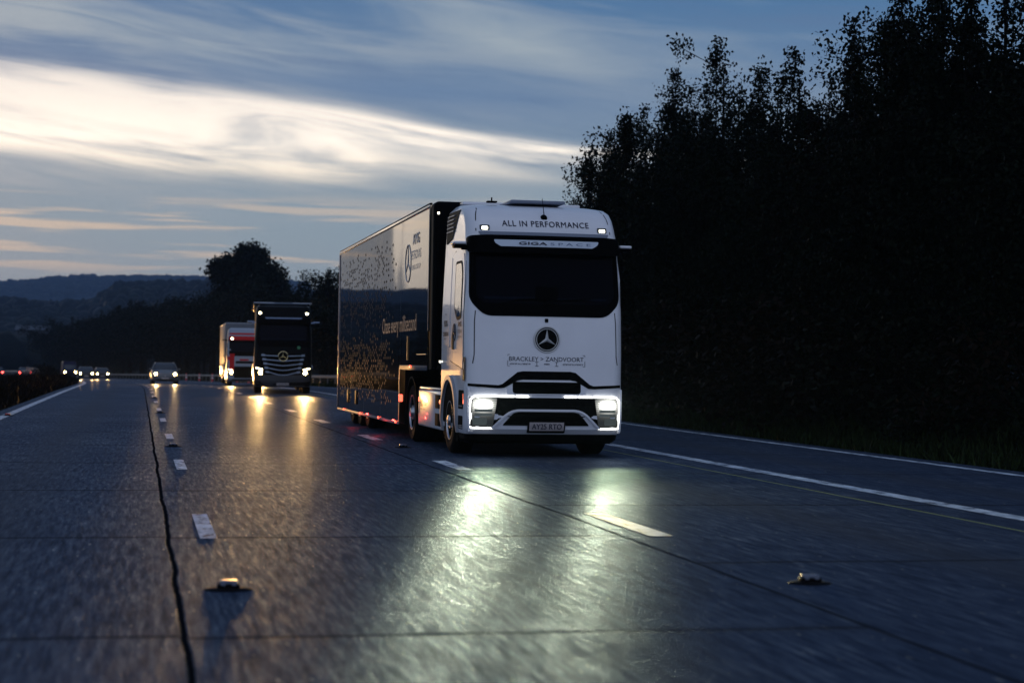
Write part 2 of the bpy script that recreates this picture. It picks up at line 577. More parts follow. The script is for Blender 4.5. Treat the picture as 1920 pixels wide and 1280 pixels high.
# ------------------------------------------------------------------ road materials (u = metres across, v = metres along)
def road_material():
    m = bpy.data.materials.new('concrete_road'); m.use_nodes = True
    n = N(m.node_tree); b = m.node_tree.nodes['Principled BSDF']
    uv = n.new('ShaderNodeUVMap', uv_map='across_along')
    sp = n.new('ShaderNodeSeparateXYZ'); n.link(uv.outputs[0], sp.inputs[0])
    U, V = sp.outputs[0], sp.outputs[1]
    # slabs: lanes split at .24, 3.82, 7.46
    wob = n.m('MULTIPLY', n.m('SUBTRACT', n.noise(n.comb(n.m('MULTIPLY', U, .0), V), .35, 6, .7), .5), .10)
    wob2 = n.m('MULTIPLY', n.m('SUBTRACT', n.noise(n.comb(3.0, V), .5, 3, .5), .5), .05)
    def joint(c, wdt, wb):
        d = n.m('ABSOLUTE', n.m('SUBTRACT', n.m('ADD', U, wb), c))
        return n.m('SUBTRACT', 1.0, n.smooth(d, wdt * .45, wdt))
    j1 = joint(.24, .024, wob)
    j2 = joint(3.82, .030, wob2)
    j3 = joint(7.46, .022, wob2)
    lane = n.m('ADD', n.m('ADD', n.m('GREATER_THAN', U, .24), n.m('GREATER_THAN', U, 3.82)), n.m('GREATER_THAN', U, 7.46))
    Vs = n.m('ADD', V, n.m('ADD', n.m('MULTIPLY', lane, .06), n.m('MULTIPLY', n.m('GREATER_THAN', lane, 1.5), 1.9)))
    jn = n.m('MULTIPLY', n.m('SUBTRACT', n.noise(n.comb(U, V), 2.2, 4, .6), .5), .10)
    Vm = n.m('DIVIDE', n.m('ADD', n.m('ADD', Vs, jn), 1.1), 5.02)
    fr = n.m('ABSOLUTE', n.m('SUBTRACT', n.m('FRACT', Vm), .5))
    jt = n.smooth(fr, .4915, .4955)
    slab = n.m('FLOOR', Vm)
    wn = n.new('ShaderNodeTexWhiteNoise', noise_dimensions='2D'); n.link(n.comb(slab, lane), wn.inputs[0])
    # a softer dark stain around the joints
    stain = n.m('MULTIPLY', n.smooth(fr, .455, .498), n.noise(n.comb(n.m('MULTIPLY', U, .7), V), 1.5, 3))
    patch = n.noise(n.comb(n.m('MULTIPLY', U, .8), n.m('MULTIPLY', V, .25)), .9, 4, .6)
    # longitudinal brushed texture of the worn concrete
    br = n.noise(n.comb(n.m('MULTIPLY', U, 30.0), n.m('MULTIPLY', V, 1.8)), 1.0, 5, .62)
    br2 = n.noise(n.comb(n.m('MULTIPLY', U, 70.0), n.m('MULTIPLY', V, 7.0)), 1.0, 3, .6)
    grit = n.noise(n.comb(n.m('MULTIPLY', U, 130.0), n.m('MULTIPLY', V, 22.0)), 1.0, 2, .5)
    fl = n.noise(n.comb(n.m('MULTIPLY', U, 22.0), n.m('MULTIPLY', V, 1.5)), 1.0, 6, .72)
    val = n.m('ADD', n.m('MULTIPLY', br, .3), n.m('ADD', n.m('MULTIPLY', fl, .5), n.m('MULTIPLY', patch, .2)))
    col = n.ramp(val, [(.40, (.004, .008, .018)), (.49, (.018, .028, .052)), (.56, (.045, .062, .092)), (.62, (.12, .14, .16))])
    col = n.mix(n.m('MULTIPLY', wn.outputs[0], .22), col, (.030, .040, .062))
    # sparse pale flecks: glints painted into the concrete colour
    sparkle = n.smooth(n.noise(n.comb(n.m('MULTIPLY', U, 34.0), n.m('MULTIPLY', V, 5.0)), 1.0, 2, .5), .69, .76)
    col = n.mix(n.m('MULTIPLY', sparkle, .55), col, (.42, .42, .36))
    col = n.mix(n.m('MULTIPLY', stain, .6), col, (.02, .022, .028))
    # oil and tyre tracks along lane centres
    dlc = n.m('ABSOLUTE', n.m('SUBTRACT', n.m('FRACT', n.m('DIVIDE', n.m('SUBTRACT', U, .54), 3.6)), .5))
    col = n.mix(n.m('MULTIPLY', n.m('SUBTRACT', 1.0, n.smooth(dlc, .0, .20)), .6), col, (.03, .033, .04))
    dk = n.m('MAXIMUM', n.m('MAXIMUM', j1, n.m('MULTIPLY', j2, .75)), n.m('MAXIMUM', n.m('MULTIPLY', jt, .6), n.m('MULTIPLY', j3, .2)))
    col = n.mix(dk, col, (.006, .007, .009))
    col = n.mix(n.m('MULTIPLY', j3, .75), col, (.30, .34, .10))  # glint along this sealant joint painted in as yellow-green
    rg = n.m('ADD', .22, n.m('MULTIPLY', br, .34))
    rg = n.m('SUBTRACT', rg, n.m('MULTIPLY', n.m('SUBTRACT', patch, .5), .25))
    rg = n.m('ADD', rg, n.m('MULTIPLY', dk, .3), clamp=True)
    h = n.m('ADD', n.m('MULTIPLY', n.m('ADD', br, fl), .0045), n.m('ADD', n.m('MULTIPLY', br2, .006), n.m('MULTIPLY', grit, .010)))
    h = n.m('SUBTRACT', h, n.m('MULTIPLY', dk, .012))
    bp = n.new('ShaderNodeBump'); bp.inputs['Strength'].default_value = .55; bp.inputs['Distance'].default_value = 1.0
    n.link(h, bp.inputs['Height'])
    lw = n.new('ShaderNodeLayerWeight'); lw.inputs['Blend'].default_value = .5
    # rough concrete: a diffuse body with a weak, even sheen
    df = n.new('ShaderNodeBsdfDiffuse'); gl = n.new('ShaderNodeBsdfGlossy'); mx = n.new('ShaderNodeMixShader')
    n.link(col, df.inputs['Color']); n.link(rg, gl.inputs['Roughness']); gl.inputs['Color'].default_value = (.56, .70, .95, 1)
    n.link(bp.outputs[0], df.inputs['Normal']); n.link(bp.outputs[0], gl.inputs['Normal'])
    n.link(n.m('MULTIPLY', n.m('SUBTRACT', 1.0, dk), n.m('ADD', n.m('ADD', .016, n.m('MULTIPLY', n.m('POWER', lw.outputs['Facing'], 14.0), .05)), n.m('MULTIPLY', fl, .07))), mx.inputs[0])
    n.link(df.outputs[0], mx.inputs[1]); n.link(gl.outputs[0], mx.inputs[2])
    g2 = n.new('ShaderNodeBsdfGlossy'); g2.inputs['Color'].default_value = (.56, .70, .95, 1)
    n.link(n.m('ADD', .13, n.m('MULTIPLY', br, .14)), g2.inputs['Roughness']); n.link(bp.outputs[0], g2.inputs['Normal'])
    m2 = n.new('ShaderNodeMixShader'); n.link(n.m('MULTIPLY', n.m('MULTIPLY', n.smooth(fl, .38, .62), .022), n.m('SUBTRACT', 1.0, dk)), m2.inputs[0])
    n.link(mx.outputs[0], m2.inputs[1]); n.link(g2.outputs[0], m2.inputs[2])
    m.node_tree.nodes.remove(b)
    n.link(m2.outputs[0], m.node_tree.nodes['Material Output'].inputs['Surface'])
    return m
def paint_material():
    m = bpy.data.materials.new('road_paint'); m.use_nodes = True
    n = N(m.node_tree); b = m.node_tree.nodes['Principled BSDF']
    uv = n.new('ShaderNodeUVMap', uv_map='across_along')
    sp = n.new('ShaderNodeSeparateXYZ'); n.link(uv.outputs[0], sp.inputs[0])
    U, V = sp.outputs[0], sp.outputs[1]
    nz = n.noise(n.comb(n.m('MULTIPLY', U, 14.0), n.m('MULTIPLY', V, 3.0)), 1.0, 5, .65)
    blk = n.noise(n.comb(n.m('MULTIPLY', U, 2.0), n.m('MULTIPLY', V, 2.2)), 1.0, 2, .5)
    col = n.ramp(n.m('ADD', n.m('MULTIPLY', nz, .6), n.m('MULTIPLY', blk, .4)), [(.40, (.05, .06, .09)), (.46, (.30, .37, .46)), (.60, (.58, .66, .76))])
    n.link(col, b.inputs['Base Color']); b.inputs['Roughness'].default_value = .6; b.inputs['Specular IOR Level'].default_value = .1
    bp = n.new('ShaderNodeBump'); bp.inputs['Strength'].default_value = .4; bp.inputs['Distance'].default_value = .01
    n.link(nz, bp.inputs['Height']); n.link(bp.outputs[0], b.inputs['Normal'])
    return m
def ground_material():
    m = bpy.data.materials.new('ground_soil'); m.use_nodes = True
    n = N(m.node_tree); b = m.node_tree.nodes['Principled BSDF']
    t = n.new('ShaderNodeTexCoord')
    a1 = n.noise(t.outputs['Object'], .015, 6, .65); a2 = n.noise(t.outputs['Object'], 1.7, 5, .6)
    col = n.ramp(n.m('ADD', n.m('MULTIPLY', a1, .6), n.m('MULTIPLY', a2, .4)), [(.35, (.002, .003, .003)), (.55, (.005, .008, .006)), (.7, (.03, .035, .03))])
    n.link(col, b.inputs['Base Color']); b.inputs['Roughness'].default_value = .95
    b.inputs['Specular IOR Level'].default_value = .02
    return m
ROAD, PAINT, SOIL = road_material(), paint_material(), ground_material()

Y_ROWS = sorted(set([-60, -40, -20, -10] + list(range(0, 120, 4)) + list(range(120, 460, 8)) + list(range(460, 700, 30))))
def strip(name, x0, x1, m, dz, ya=-60, yb=700, label=None, nx=1):
    rows = [y for y in Y_ROWS if ya < y < yb]; rows = [ya] + rows + [yb]
    vs, fs, uvs = [], [], []
    for y in rows:
        for i in range(nx + 1):
            x = x0 + (x1 - x0) * i / nx
            vs.append((x + cx(y), y, zr(y) + dz)); uvs.append((x, y))
    for r in range(len(rows) - 1):
        for i in range(nx):
            a = r * (nx + 1) + i
            fs.append((a, a + 1, a + nx + 2, a + nx + 1))
    return vs, fs, uvs
def uv_mesh(name, vs, fs, uvs, m, parent=None):
    me = bpy.data.meshes.new(name); me.from_pydata(vs, [], fs); me.materials.append(m)
    l = me.uv_layers.new(name='across_along')
    for lp in me.loops: l.data[lp.index].uv = uvs[lp.vertex_index]
    o = bpy.data.objects.new(name, me); COL.objects.link(o)
    if parent: o.parent = parent
    return o
o = uv_mesh('road', *strip('road', -3.45, 11.9, None, 0.0), ROAD); tag(o, kind='structure')
o = uv_mesh('opposite_road', *strip('road', -18.5, -7.6, None, 0.0), ROAD); tag(o, kind='structure')
# painted markings, one object, 4 mm above the road
vs, fs, uvs = [], [], []
def addm(t):
    b = len(vs)
    vs.extend(t[0]); fs.extend([tuple(b + i for i in f) for f in t[1]]); uvs.extend(t[2])
for xc, wd in ((8.08, .23), (11.42, .17), (-3.05, .20), (-8.1, .2), (-18.0, .2)):
    addm(strip('', xc - wd / 2, xc + wd / 2, None, .005))
y = 14.9 - 8.75 * 3
while y < 420:
    for xc, wd in ((.54, .13), (4.14, .20), (-11.4, .15), (-14.8, .15)):
        addm(strip('', xc - wd / 2, xc + wd / 2, None, .005, y - 1.1, y + 1.1))
    y += 8.75
o = uv_mesh('lane_markings', vs, fs, uvs, PAINT); tag(o, kind='structure')

# ------------------------------------------------------------------ ground with verges, fields and far hills
def hillz(X, Y):
    """terrain height far from the road"""
    z = -3.2
    t = X / max(Y, 1)
    # near wooded hill, about 1500 m away, left of the road
    z += math.exp(-((Y - 1500) / 420) ** 2) * (42 + 15 * sm((t + .030) / .022) + 1.6 * math.sin(X / 37) - 14 * sm((t - .05) / .06))
    # far long ridge, about 4000 m away
    k = .86 + .11 * sm((t + .08) / .05) - .03 * sm((t - .01) / .08) + .010 * math.sin(X / 160) + .006 * math.sin(X / 61)
    z += 176 * k * math.exp(-((Y - 4000) / 900) ** 2)
    return z
def gz(xr, Y):
    X = xr + cx(Y)
    z0 = zr(Y) - .02
    if -3.6 <= xr <= 12.05 or -18.6 <= xr <= -7.5: near = z0
    elif xr > 12.05: near = z0 + .9 * sm((xr - 12.05) / 6) - .06
    elif xr > -7.5: near = z0 + .28 * sm((-3.6 - xr) / .8) * sm((xr + 7.5) / .8)
    else: near = z0 + .9 * sm((-18.6 - xr) / 10)
    far = hillz(X, Y)
    t = sm((Y - 520) / 500)
    s_ = sm((abs(xr) - 60) / 300)
    t = max(t, s_ * sm((Y - 100) / 400))
    return near * (1 - t) + far * t
xs = [-4200, -3000, -2200, -1600, -1200, -900, -700, -560, -460, -380, -320, -260, -210, -160, -120, -90, -60, -45, -35, -28, -23, -18.6, -15, -11, -7.5, -6.9, -6, -5, -4.3, -3.6, 0, 4, 8, 12.05, 12.6, 13.5, 15, 18, 24, 32, 45, 60, 90, 120, 160, 210, 260, 320, 380, 460, 560, 700, 900, 1200, 1600, 2200, 3200]
ys = Y_ROWS + [760, 830, 900, 980, 1060, 1140, 1220, 1300, 1380, 1460, 1540, 1620, 1740, 1880, 2050, 2250, 2500, 2750, 3000, 3250, 3500, 3700, 3850, 4000, 4150, 4400, 4800, 5400, 6500]
gv = [(x + cx(min(y, 700)), y, gz(x, y) if y < 701 else hillz(x + cx(700), y) * sm((y - 520) / 500) + (zr(700) - .02) * (1 - sm((y - 520) / 500))) for y in ys for x in xs]
gf = [(r * len(xs) + i, r * len(xs) + i + 1, (r + 1) * len(xs) + i + 1, (r + 1) * len(xs) + i) for r in range(len(ys) - 1) for i in range(len(xs) - 1)]
me = bpy.data.meshes.new('ground'); me.from_pydata(gv, [], gf); me.materials.append(SOIL); me.shade_smooth()
o = bpy.data.objects.new('ground', me); COL.objects.link(o); tag(o, kind='structure')

# ------------------------------------------------------------------ foliage
def leaf_mat(name, lo, hi):
    m = bpy.data.materials.new(name); m.use_nodes = True
    n = N(m.node_tree); b = m.node_tree.nodes['Principled BSDF']
    t = n.new('ShaderNodeTexCoord'); g = n.new('ShaderNodeNewGeometry')
    f = n.m('ADD', n.m('MULTIPLY', n.noise(t.outputs['Object'], 1.1, 4, .6), .6), n.m('MULTIPLY', g.outputs['Random Per Island'], .4))
    n.link(n.ramp(f, [(.3, lo), (.75, hi)]), b.inputs['Base Color'])
    b.inputs['Roughness'].default_value = .55; b.inputs['Specular IOR Level'].default_value = .03
    return m
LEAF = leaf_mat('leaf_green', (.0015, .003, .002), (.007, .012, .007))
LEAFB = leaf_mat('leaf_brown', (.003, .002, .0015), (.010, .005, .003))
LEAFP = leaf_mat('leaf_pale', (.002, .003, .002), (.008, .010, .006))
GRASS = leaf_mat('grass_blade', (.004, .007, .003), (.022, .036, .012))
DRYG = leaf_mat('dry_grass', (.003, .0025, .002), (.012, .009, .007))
BARK = mat('bark', (.006, .005, .004), .9, spec=.05, var=.3, vs=8, bump=.6, bs=18)
WOODS = leaf_mat('woodland_canopy', (.002, .004, .005), (.010, .015, .014))

def leaves(centers, sig, count, size, rg):
    """leaf quads scattered round clump centres -> verts (n*4,3)"""
    C_ = np.repeat(centers, count, axis=0)
    S = np.repeat(np.atleast_1d(sig) * np.ones(len(centers)), count)[:, None]
    P = C_ + np.clip(rg.normal(size=C_.shape), -1.9, 1.9) * S
    n = len(P)
    a = rg.normal(size=(n, 3)); a /= np.linalg.norm(a, axis=1)[:, None]
    b = np.cross(a, rg.normal(size=(n, 3))); b /= np.linalg.norm(b, axis=1)[:, None]
    L = size * rg.uniform(.6, 1.3, (n, 1)); W = L * .62
    return np.stack([P - a * L / 2, P + b * W / 2, P + a * L / 2, P - b * W / 2], axis=1).reshape(-1, 3)
def quads_mesh(name, V, m):
    me = bpy.data.meshes.new(name)
    nq = len(V) // 4
    me.vertices.add(len(V)); me.vertices.foreach_set('co', V.astype(np.float32).ravel())
    me.loops.add(nq * 4); me.loops.foreach_set('vertex_index', np.arange(nq * 4, dtype=np.int32))
    me.polygons.add(nq); me.polygons.foreach_set('loop_start', np.arange(0, nq * 4, 4, dtype=np.int32))
    me.polygons.foreach_set('loop_total', np.full(nq, 4, dtype=np.int32))
    me.materials.append(m); me.update(calc_edges=True)
    return me
def upright_tree(seed, H=10.0, Rr=2.3, nl=9, leaf=.125, per=64):
    """several upright leaders ending in separate spires"""
    rg = np.random.default_rng(seed)
    tr = MB(); cs = []; sg = []
    tr.tube([(0, 0, -.4), (.05, 0, H * .25), (-.03, .04, H * .5), (0, 0, H * .93)], [.17, .14, .10, .02], 8)
    for k in range(nl):
        a = math.tau * k / nl + rg.uniform(-.4, .4)
        r = Rr * rg.uniform(.35, 1.0); top = H * rg.uniform(.66, .98) * (1.04 - .16 * r / Rr)
        if k == 0: r *= .15; top = H
        z0 = H * rg.uniform(.08, .35)
        pts = [(0, 0, z0), (r * .6 * math.cos(a), r * .6 * math.sin(a), z0 + H * .12),
               (r * math.cos(a), r * math.sin(a), z0 + H * .3), (r * 1.02 * math.cos(a + .1), r * 1.02 * math.sin(a + .1), top)]
        if pts[3][2] < pts[2][2] + .6: pts[3] = (*pts[3][:2], pts[2][2] + 1.0)
        tr.tube(pts, [.06, .05, .035, .008], 5)
        P = [Vector(p) for p in pts]
        for i in range(34):
            t = rg.uniform(0, 2.85); j = int(t); f = t - j
            c = P[j].lerp(P[min(j + 1, 3)], f)
            frac = (c.z / H)
            spread = Rr * .60 * (1.0 - .58 * max(0, (c.z - .40 * top) / (.60 * top)) ** 2.0)
            d = np.clip(rg.normal(size=3), -1.5, 1.5) * spread * .7; d[2] = min(abs(d[2]) * .6, .5)
            cs.append((c.x + d[0], c.y + d[1], min(c.z + d[2], top + .15))); sg.append(.17 + .17 * (1 - frac))
            if rg.random() < .6: tr.tube([c, (c.x + d[0], c.y + d[1], c.z + d[2])], [.015, .006], 3)
        for i in range(10):      # leafy whip at the tip
            f = i / 9
            c = P[3].lerp(P[2], f * .4) - Vector((0, 0, .1))
            cs.append((c.x + rg.normal() * .05, c.y + rg.normal() * .05, c.z + .15)); sg.append(.12 + .12 * f)
    for i in range(110):         # skirts and inner mass
        a = rg.uniform(0, math.tau); r = Rr * math.sqrt(rg.uniform(0, 1)); z = H * rg.uniform(.02, .62)
        cs.append((r * math.cos(a), r * math.sin(a), z)); sg.append(.36)
    V = leaves(np.array(cs), np.array(sg), per, leaf, rg)
    return tr, V
def round_tree(seed, H=10.0, Rr=4.2, leaf=.26, per=34, nc=260):
    rg = np.random.default_rng(seed)
    tr = MB(); cs = []
    tr.tube([(0, 0, -.5), (0, .05, H * .2), (.1, 0, H * .45), (0, 0, H * .8)], [.32, .26, .17, .04], 8)
    nb = 11
    lobes = []
    for k in range(nb):
        a = math.tau * k / nb * 1.618 * 2; e = rg.uniform(.05, 1.0)
        zc = H * (.36 + .46 * e); r = Rr * math.sqrt(max(.05, 1 - ((zc / H - .56) / .46) ** 2)) * rg.uniform(.5, .8)
        c = Vector((r * math.cos(a), r * math.sin(a), zc)); lobes.append((c, Rr * rg.uniform(.30, .46)))
        tr.tube([(0, 0, H * .25 + .25 * e * H), tuple(c * .6 + Vector((0, 0, zc * .3))), tuple(c)], [.10, .06, .02], 5)
    lobes.append((Vector((0, 0, H * .82)), Rr * .42)); lobes.append((Vector((0, 0, H * .5)), Rr * .55))
    for c, lr in lobes:
        for i in range(nc // len(lobes)):
            d = rg.normal(size=3); d /= np.linalg.norm(d); rr = lr * rg.uniform(.45, 1.08)
            cs.append((c.x + d[0] * rr, c.y + d[1] * rr, c.z + d[2] * rr * .8))
    V = leaves(np.array(cs), Rr * .085, per, leaf, rg)
    return tr, V
def shrub(seed, H=1.6, Rr=1.4, leaf=.12, per=20, nc=70):
    rg = np.random.default_rng(seed)
    tr = MB(); cs = []
    for k in range(7):
        a = rg.uniform(0, math.tau); r = Rr * rg.uniform(.2, .8); z = H * rg.uniform(.5, 1)
        tr.tube([(0, 0, -.1), (r * .5 * math.cos(a), r * .5 * math.sin(a), z * .6), (r * math.cos(a), r * math.sin(a), z)], [.03, .02, .006], 4)
    for i in range(nc):
        a = rg.uniform(0, math.tau); r = Rr * math.sqrt(rg.random()); z = H * rg.random() * (1 - .5 * (r / Rr) ** 2)
        cs.append((r * math.cos(a), r * math.sin(a), z + .05))
    return tr, leaves(np.array(cs), .16, per, leaf, rg)
TM = {}
def proto(key, fn, m, **kw):
    tr, V = fn(**kw)
    t = bpy.data.meshes.new('trunk'); t.from_pydata(tr.v, [], tr.f); t.materials.append(BARK); t.shade_smooth()
    TM[key] = (t, quads_mesh('crown', V, m))
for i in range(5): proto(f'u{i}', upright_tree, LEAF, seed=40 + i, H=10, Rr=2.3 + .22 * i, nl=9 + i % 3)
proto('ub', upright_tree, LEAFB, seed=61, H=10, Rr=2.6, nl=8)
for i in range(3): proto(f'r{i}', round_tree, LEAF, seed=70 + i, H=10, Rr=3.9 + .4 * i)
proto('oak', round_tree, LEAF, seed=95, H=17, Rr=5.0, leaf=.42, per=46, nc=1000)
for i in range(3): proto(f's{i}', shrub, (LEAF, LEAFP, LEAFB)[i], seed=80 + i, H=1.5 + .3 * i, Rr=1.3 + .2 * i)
def plant(key, name, xr, Y, h, label, cat, group=None, wide=1.0, H0=10.0, rz=None, parts=('trunk', 'crown')):
    X = xr + cx(Y)
    e = empty(name, (X, Y, gz(xr, Y) - .05), label, cat, group, random.uniform(0, 6.28) if rz is None else rz)
    s_ = h / H0
    e.scale = (s_ * wide, s_ * wide, s_)
    for pn, me in zip(parts, TM[key]):
        c = bpy.data.objects.new(pn, me); COL.objects.link(c); c.parent = e
    return e
# front row beside the hard shoulder (these give the skyline)
G1 = 'trees of the dark roadside row'
front_row = [
 (16.7, 30.2, 8.2, 'u1', 'dark tree outermost at the right photo edge'),
 (17.1, 32.0, 8.4, 'u4', 'dark tree second from the right photo edge, crown cut off'),
 (17.4, 33.9, 9.0, 'u2', 'dark tree third from the right photo edge, crown cut off'),
 (16.7, 34.0, 9.3, 'u0', 'tallest tree of the right-hand group cut by the top photo edge'),
 (17.1, 36.2, 9.2, 'u3', 'broad dark tree left of the tallest one, tip cut by the top edge'),
 (17.4, 38.5, 9.4, 'u1', 'dark tree with its tip just cut by the top photo edge'),
 (16.7, 38.4, 8.8, 'u4', 'leftmost of the high trees, its tip just reaching the top photo edge'),
 (17.1, 40.8, 8.0, 'ub', 'brownish-leaved tree in the step down left of the high trees'),
 (17.4, 43.5, 8.1, 'u0', 'low dark tree in the dip of the skyline right of the blunt double spire'),
 (16.7, 43.8, 8.9, 'u3', 'dark tree with a blunt double spire right of the sharp-pointed tree'),
 (17.1, 46.5, 8.6, 'u2', 'dark tree in the shallow dip left of the blunt double spire'),
 (17.4, 49.7, 8.2, 'u1', 'low narrow tree directly right of the highest free-standing spire'),
 (16.7, 50.0, 10.2, 'u4', 'slim dark tree with the highest free-standing pointed spire'),
 (17.1, 53.5, 9.3, 'u0', 'dark tree in the notch left of the highest free-standing spire'),
 (17.4, 57.3, 10.5, 'u3', 'dark tree with a high shoulder, second peak from the left'),
 (16.7, 58.2, 9.4, 'u2', 'dark tree with loose leafy edge standing against the cream sky'),
 (17.1, 62.1, 8.7, 'u1', 'dark tree stepping down towards the white truck roof'),
 (17.4, 66.5, 8.5, 'u0', 'small dark tree above the right corner of the white truck'),
 (16.7, 66.3, 6.8, 'u4', 'lowest tree at the left end of the row, touching the truck roof line'),
]
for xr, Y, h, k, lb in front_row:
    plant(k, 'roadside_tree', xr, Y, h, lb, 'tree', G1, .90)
# second row: fills the mass behind, cannot be told apart
G2 = 'second row of the roadside wood'
Y = 25
while Y < 72:
    hh = 7.6 if Y < 56 else 6.3
    plant(random.choice(['u0', 'u1', 'u2', 'u3', 'r0', 'r2']), 'woodland_tree', 21.5 + random.uniform(-.8, .8), Y, hh * random.uniform(.85, 1.05), 'dark tree hidden in the black mass behind the roadside row', 'tree', G2, 1.15)
    Y += 3.4
for Y in (24, 29, 34, 39, 44, 50, 56, 62):
    plant(random.choice(['r0', 'r1', 'r2']), 'woodland_tree', 25.5 + random.uniform(-.8, .8), Y, 8.2 if Y < 56 else 6.8, 'dark tree hidden in the black mass behind the roadside row', 'tree', G2, 1.1)
# trees hidden by the lorries and those seen between them, following the bend
G3 = 'trees lining the bend in the distance'
Y = 72.5
while Y < 440:
    xr = 18.0 + random.uniform(-1.2, 1.2)
    X = xr + cx(Y)
    h = 7.2 if Y < 95 else (8.6 if Y < 140 else 9.0 if Y < 205 else 11.2 if Y < 320 else 13.0)
    h *= random.uniform(.86, 1.06)
    vis = Y > 150
    plant(random.choice(['u0', 'u2', 'r0', 'r1', 'r2', 'r1']), 'distant_tree', xr, Y, h,
          'dark tree in the distant line where the road bends behind the lorries' if vis else 'dark tree in the line continuing behind the white truck',
          'tree', G3, .95 if Y < 150 else 1.15)
    Y += 4.5 if Y < 150 else 7.0
plant('oak', 'round_tree', 20.6, 232, 18.2, 'big round-crowned tree standing high above the tree line behind the black truck', 'tree', None, 1.0, 17.0, .6)
for xr, Y, h in ((25, 330, 15.2), (27, 350, 14.0), (24, 300, 12.5), (28, 262, 12.6), (29, 250, 12.0), (26, 205, 11.2), (25, 190, 10.2), (24, 175, 9.8), (24, 163, 9.2)):
    plant(random.choice(['r0', 'r1', 'r2']), 'distant_tree', xr, Y, h, 'dark tree in the distant line where the road bends behind the lorries', 'tree', G3, 1.1)
# left side: trees beyond the opposite carriageway
G4 = 'dark trees beyond the opposite carriageway'
Y = 120
while Y < 470:
    for off in (0, 14):
        plant(random.choice(['r0', 'r1', 'r2']), 'field_tree', -26 - off + random.uniform(-3, 3), Y + random.uniform(-3, 3), (4.2 + Y * .0125 + off * .06) * random.uniform(.8, 1.2),
              'low dark tree in the hedge line beyond the opposite carriageway', 'tree', G4, 1.3)
    Y += 10 + Y * .03
# shrubs under the roadside trees
Y = 22
while Y < 74:
    plant(random.choice(['s0', 's0', 's1', 's2']), 'verge_bush', 14.4 + random.uniform(-.3, .6), Y, random.uniform(1.2, 2.4), 'dark bush along the foot of the roadside trees', 'bush', 'bushes at the foot of the roadside row', 1.25, 1.6, parts=('stems', 'leaves'))
    Y += 1.9
# median shrubs: tall weeds on the left
for i, Y in enumerate(list(range(42, 130, 6)) + list(range(132, 230, 9))):
    plant(('s1', 's2', 's0')[i % 3], 'median_bush', -5.6 + random.uniform(-.5, .5), Y + random.uniform(-2, 2), random.uniform(.38, .5) if Y < 118 else random.uniform(.7, 1.0), 'scrubby dark bush growing in the median left of the road', 'bush', 'bushes in the median', 1.2, 1.6, parts=('stems', 'leaves'))

# grass: verge on the right and median on the left
def grass(name, x0, x1, ya, yb, n, hgt, m, bias=1.6):
    rg = np.random.default_rng(len(name) + n)
    ysr = ya + (yb - ya) * rg.random(n) ** bias
    xr_ = rg.uniform(x0, x1, n)
    V = np.zeros((n * 4, 3))
    for i in range(n):
        Yv, xv = float(ysr[i]), float(xr_[i])
        X = xv + cx(Yv); z = gz(xv, Yv) - .01
        a = rg.uniform(0, 6.28); l = hgt * rg.uniform(.4, 1.2); wd = .010 + .012 * Yv / 40
        dx_, dy_ = math.cos(a), math.sin(a)
        lx, ly = rg.normal() * .35 * l, rg.normal() * .35 * l
        V[i * 4] = (X - dx_ * wd, Yv - dy_ * wd, z); V[i * 4 + 1] = (X + dx_ * wd, Yv + dy_ * wd, z)
        V[i * 4 + 2] = (X + lx + dx_ * wd * .2, Yv + ly, z + l); V[i * 4 + 3] = (X + lx * .5 - dx_ * wd * .8, Yv + ly * .5 - dy_ * wd * .8, z + l * .55)
    me = quads_mesh(name, V, m)
    o = bpy.data.objects.new(name, me); COL.objects.link(o)
    return o
tag(grass('verge_grass', 12.0, 16.5, 18, 130, 42000, .24, GRASS), 'short green grass on the verge between hard shoulder and roadside trees', 'grass', kind='stuff')
tag(grass('median_grass', -7.4, -3.55, 6, 240, 46000, .30, DRYG, 1.3), 'tall dry grass covering the median left of the road', 'grass', kind='stuff')

# distant woodland masses (crown lumps by the thousand)
def lumps(name, places, m, seed):
    rg = np.random.default_rng(seed)
    b = bmesh.new(); bmesh.ops.create_icosphere(b, subdivisions=2, radius=1)
    base = np.array([v.co for v in b.verts]); F = np.array([[v.index for v in f.verts] for f in b.faces]); b.free()
    Vs, Fs = [], []
    for i, (X, Y, z, r, hh) in enumerate(places):
        jit = 1 + rg.normal(size=(len(base), 1)) * .13
        P = base * jit * np.array([r, r, hh / 2]) + np.array([X, Y, z + hh / 2])
        Vs.append(P); Fs.append(F + i * len(base))
    V = np.concatenate(Vs); F_ = np.concatenate(Fs)
    me = bpy.data.meshes.new(name)
    me.vertices.add(len(V)); me.vertices.foreach_set('co', V.astype(np.float32).ravel())
    nf = len(F_)
    me.loops.add(nf * 3); me.loops.foreach_set('vertex_index', F_.astype(np.int32).ravel())
    me.polygons.add(nf); me.polygons.foreach_set('loop_start', np.arange(0, nf * 3, 3, dtype=np.int32)); me.polygons.foreach_set('loop_total', np.full(nf, 3, dtype=np.int32))
    me.materials.append(m); me.update(calc_edges=True)
    o = bpy.data.objects.new(name, me); COL.objects.link(o); return o
pl = []
for i in range(2600):
    Y = random.uniform(560, 1560) if random.random() < .75 else random.uniform(1400, 1560); t = random.uniform(-.16, .12)
    X = t * Y; r = random.uniform(4, 8)
    z = gz(X - cx(Y), Y) if Y < 700 else hillz(X, Y) * sm((Y - 520) / 500) + (zr(700)) * (1 - sm((Y - 520) / 500))
    pl.append((X, Y, z - 2, r, random.uniform(8, 14)))
tag(lumps('near_hill_woods', pl, WOODS, 5), 'dark woodland covering the nearer hill left of the trucks', 'woods', kind='stuff')
pl = []
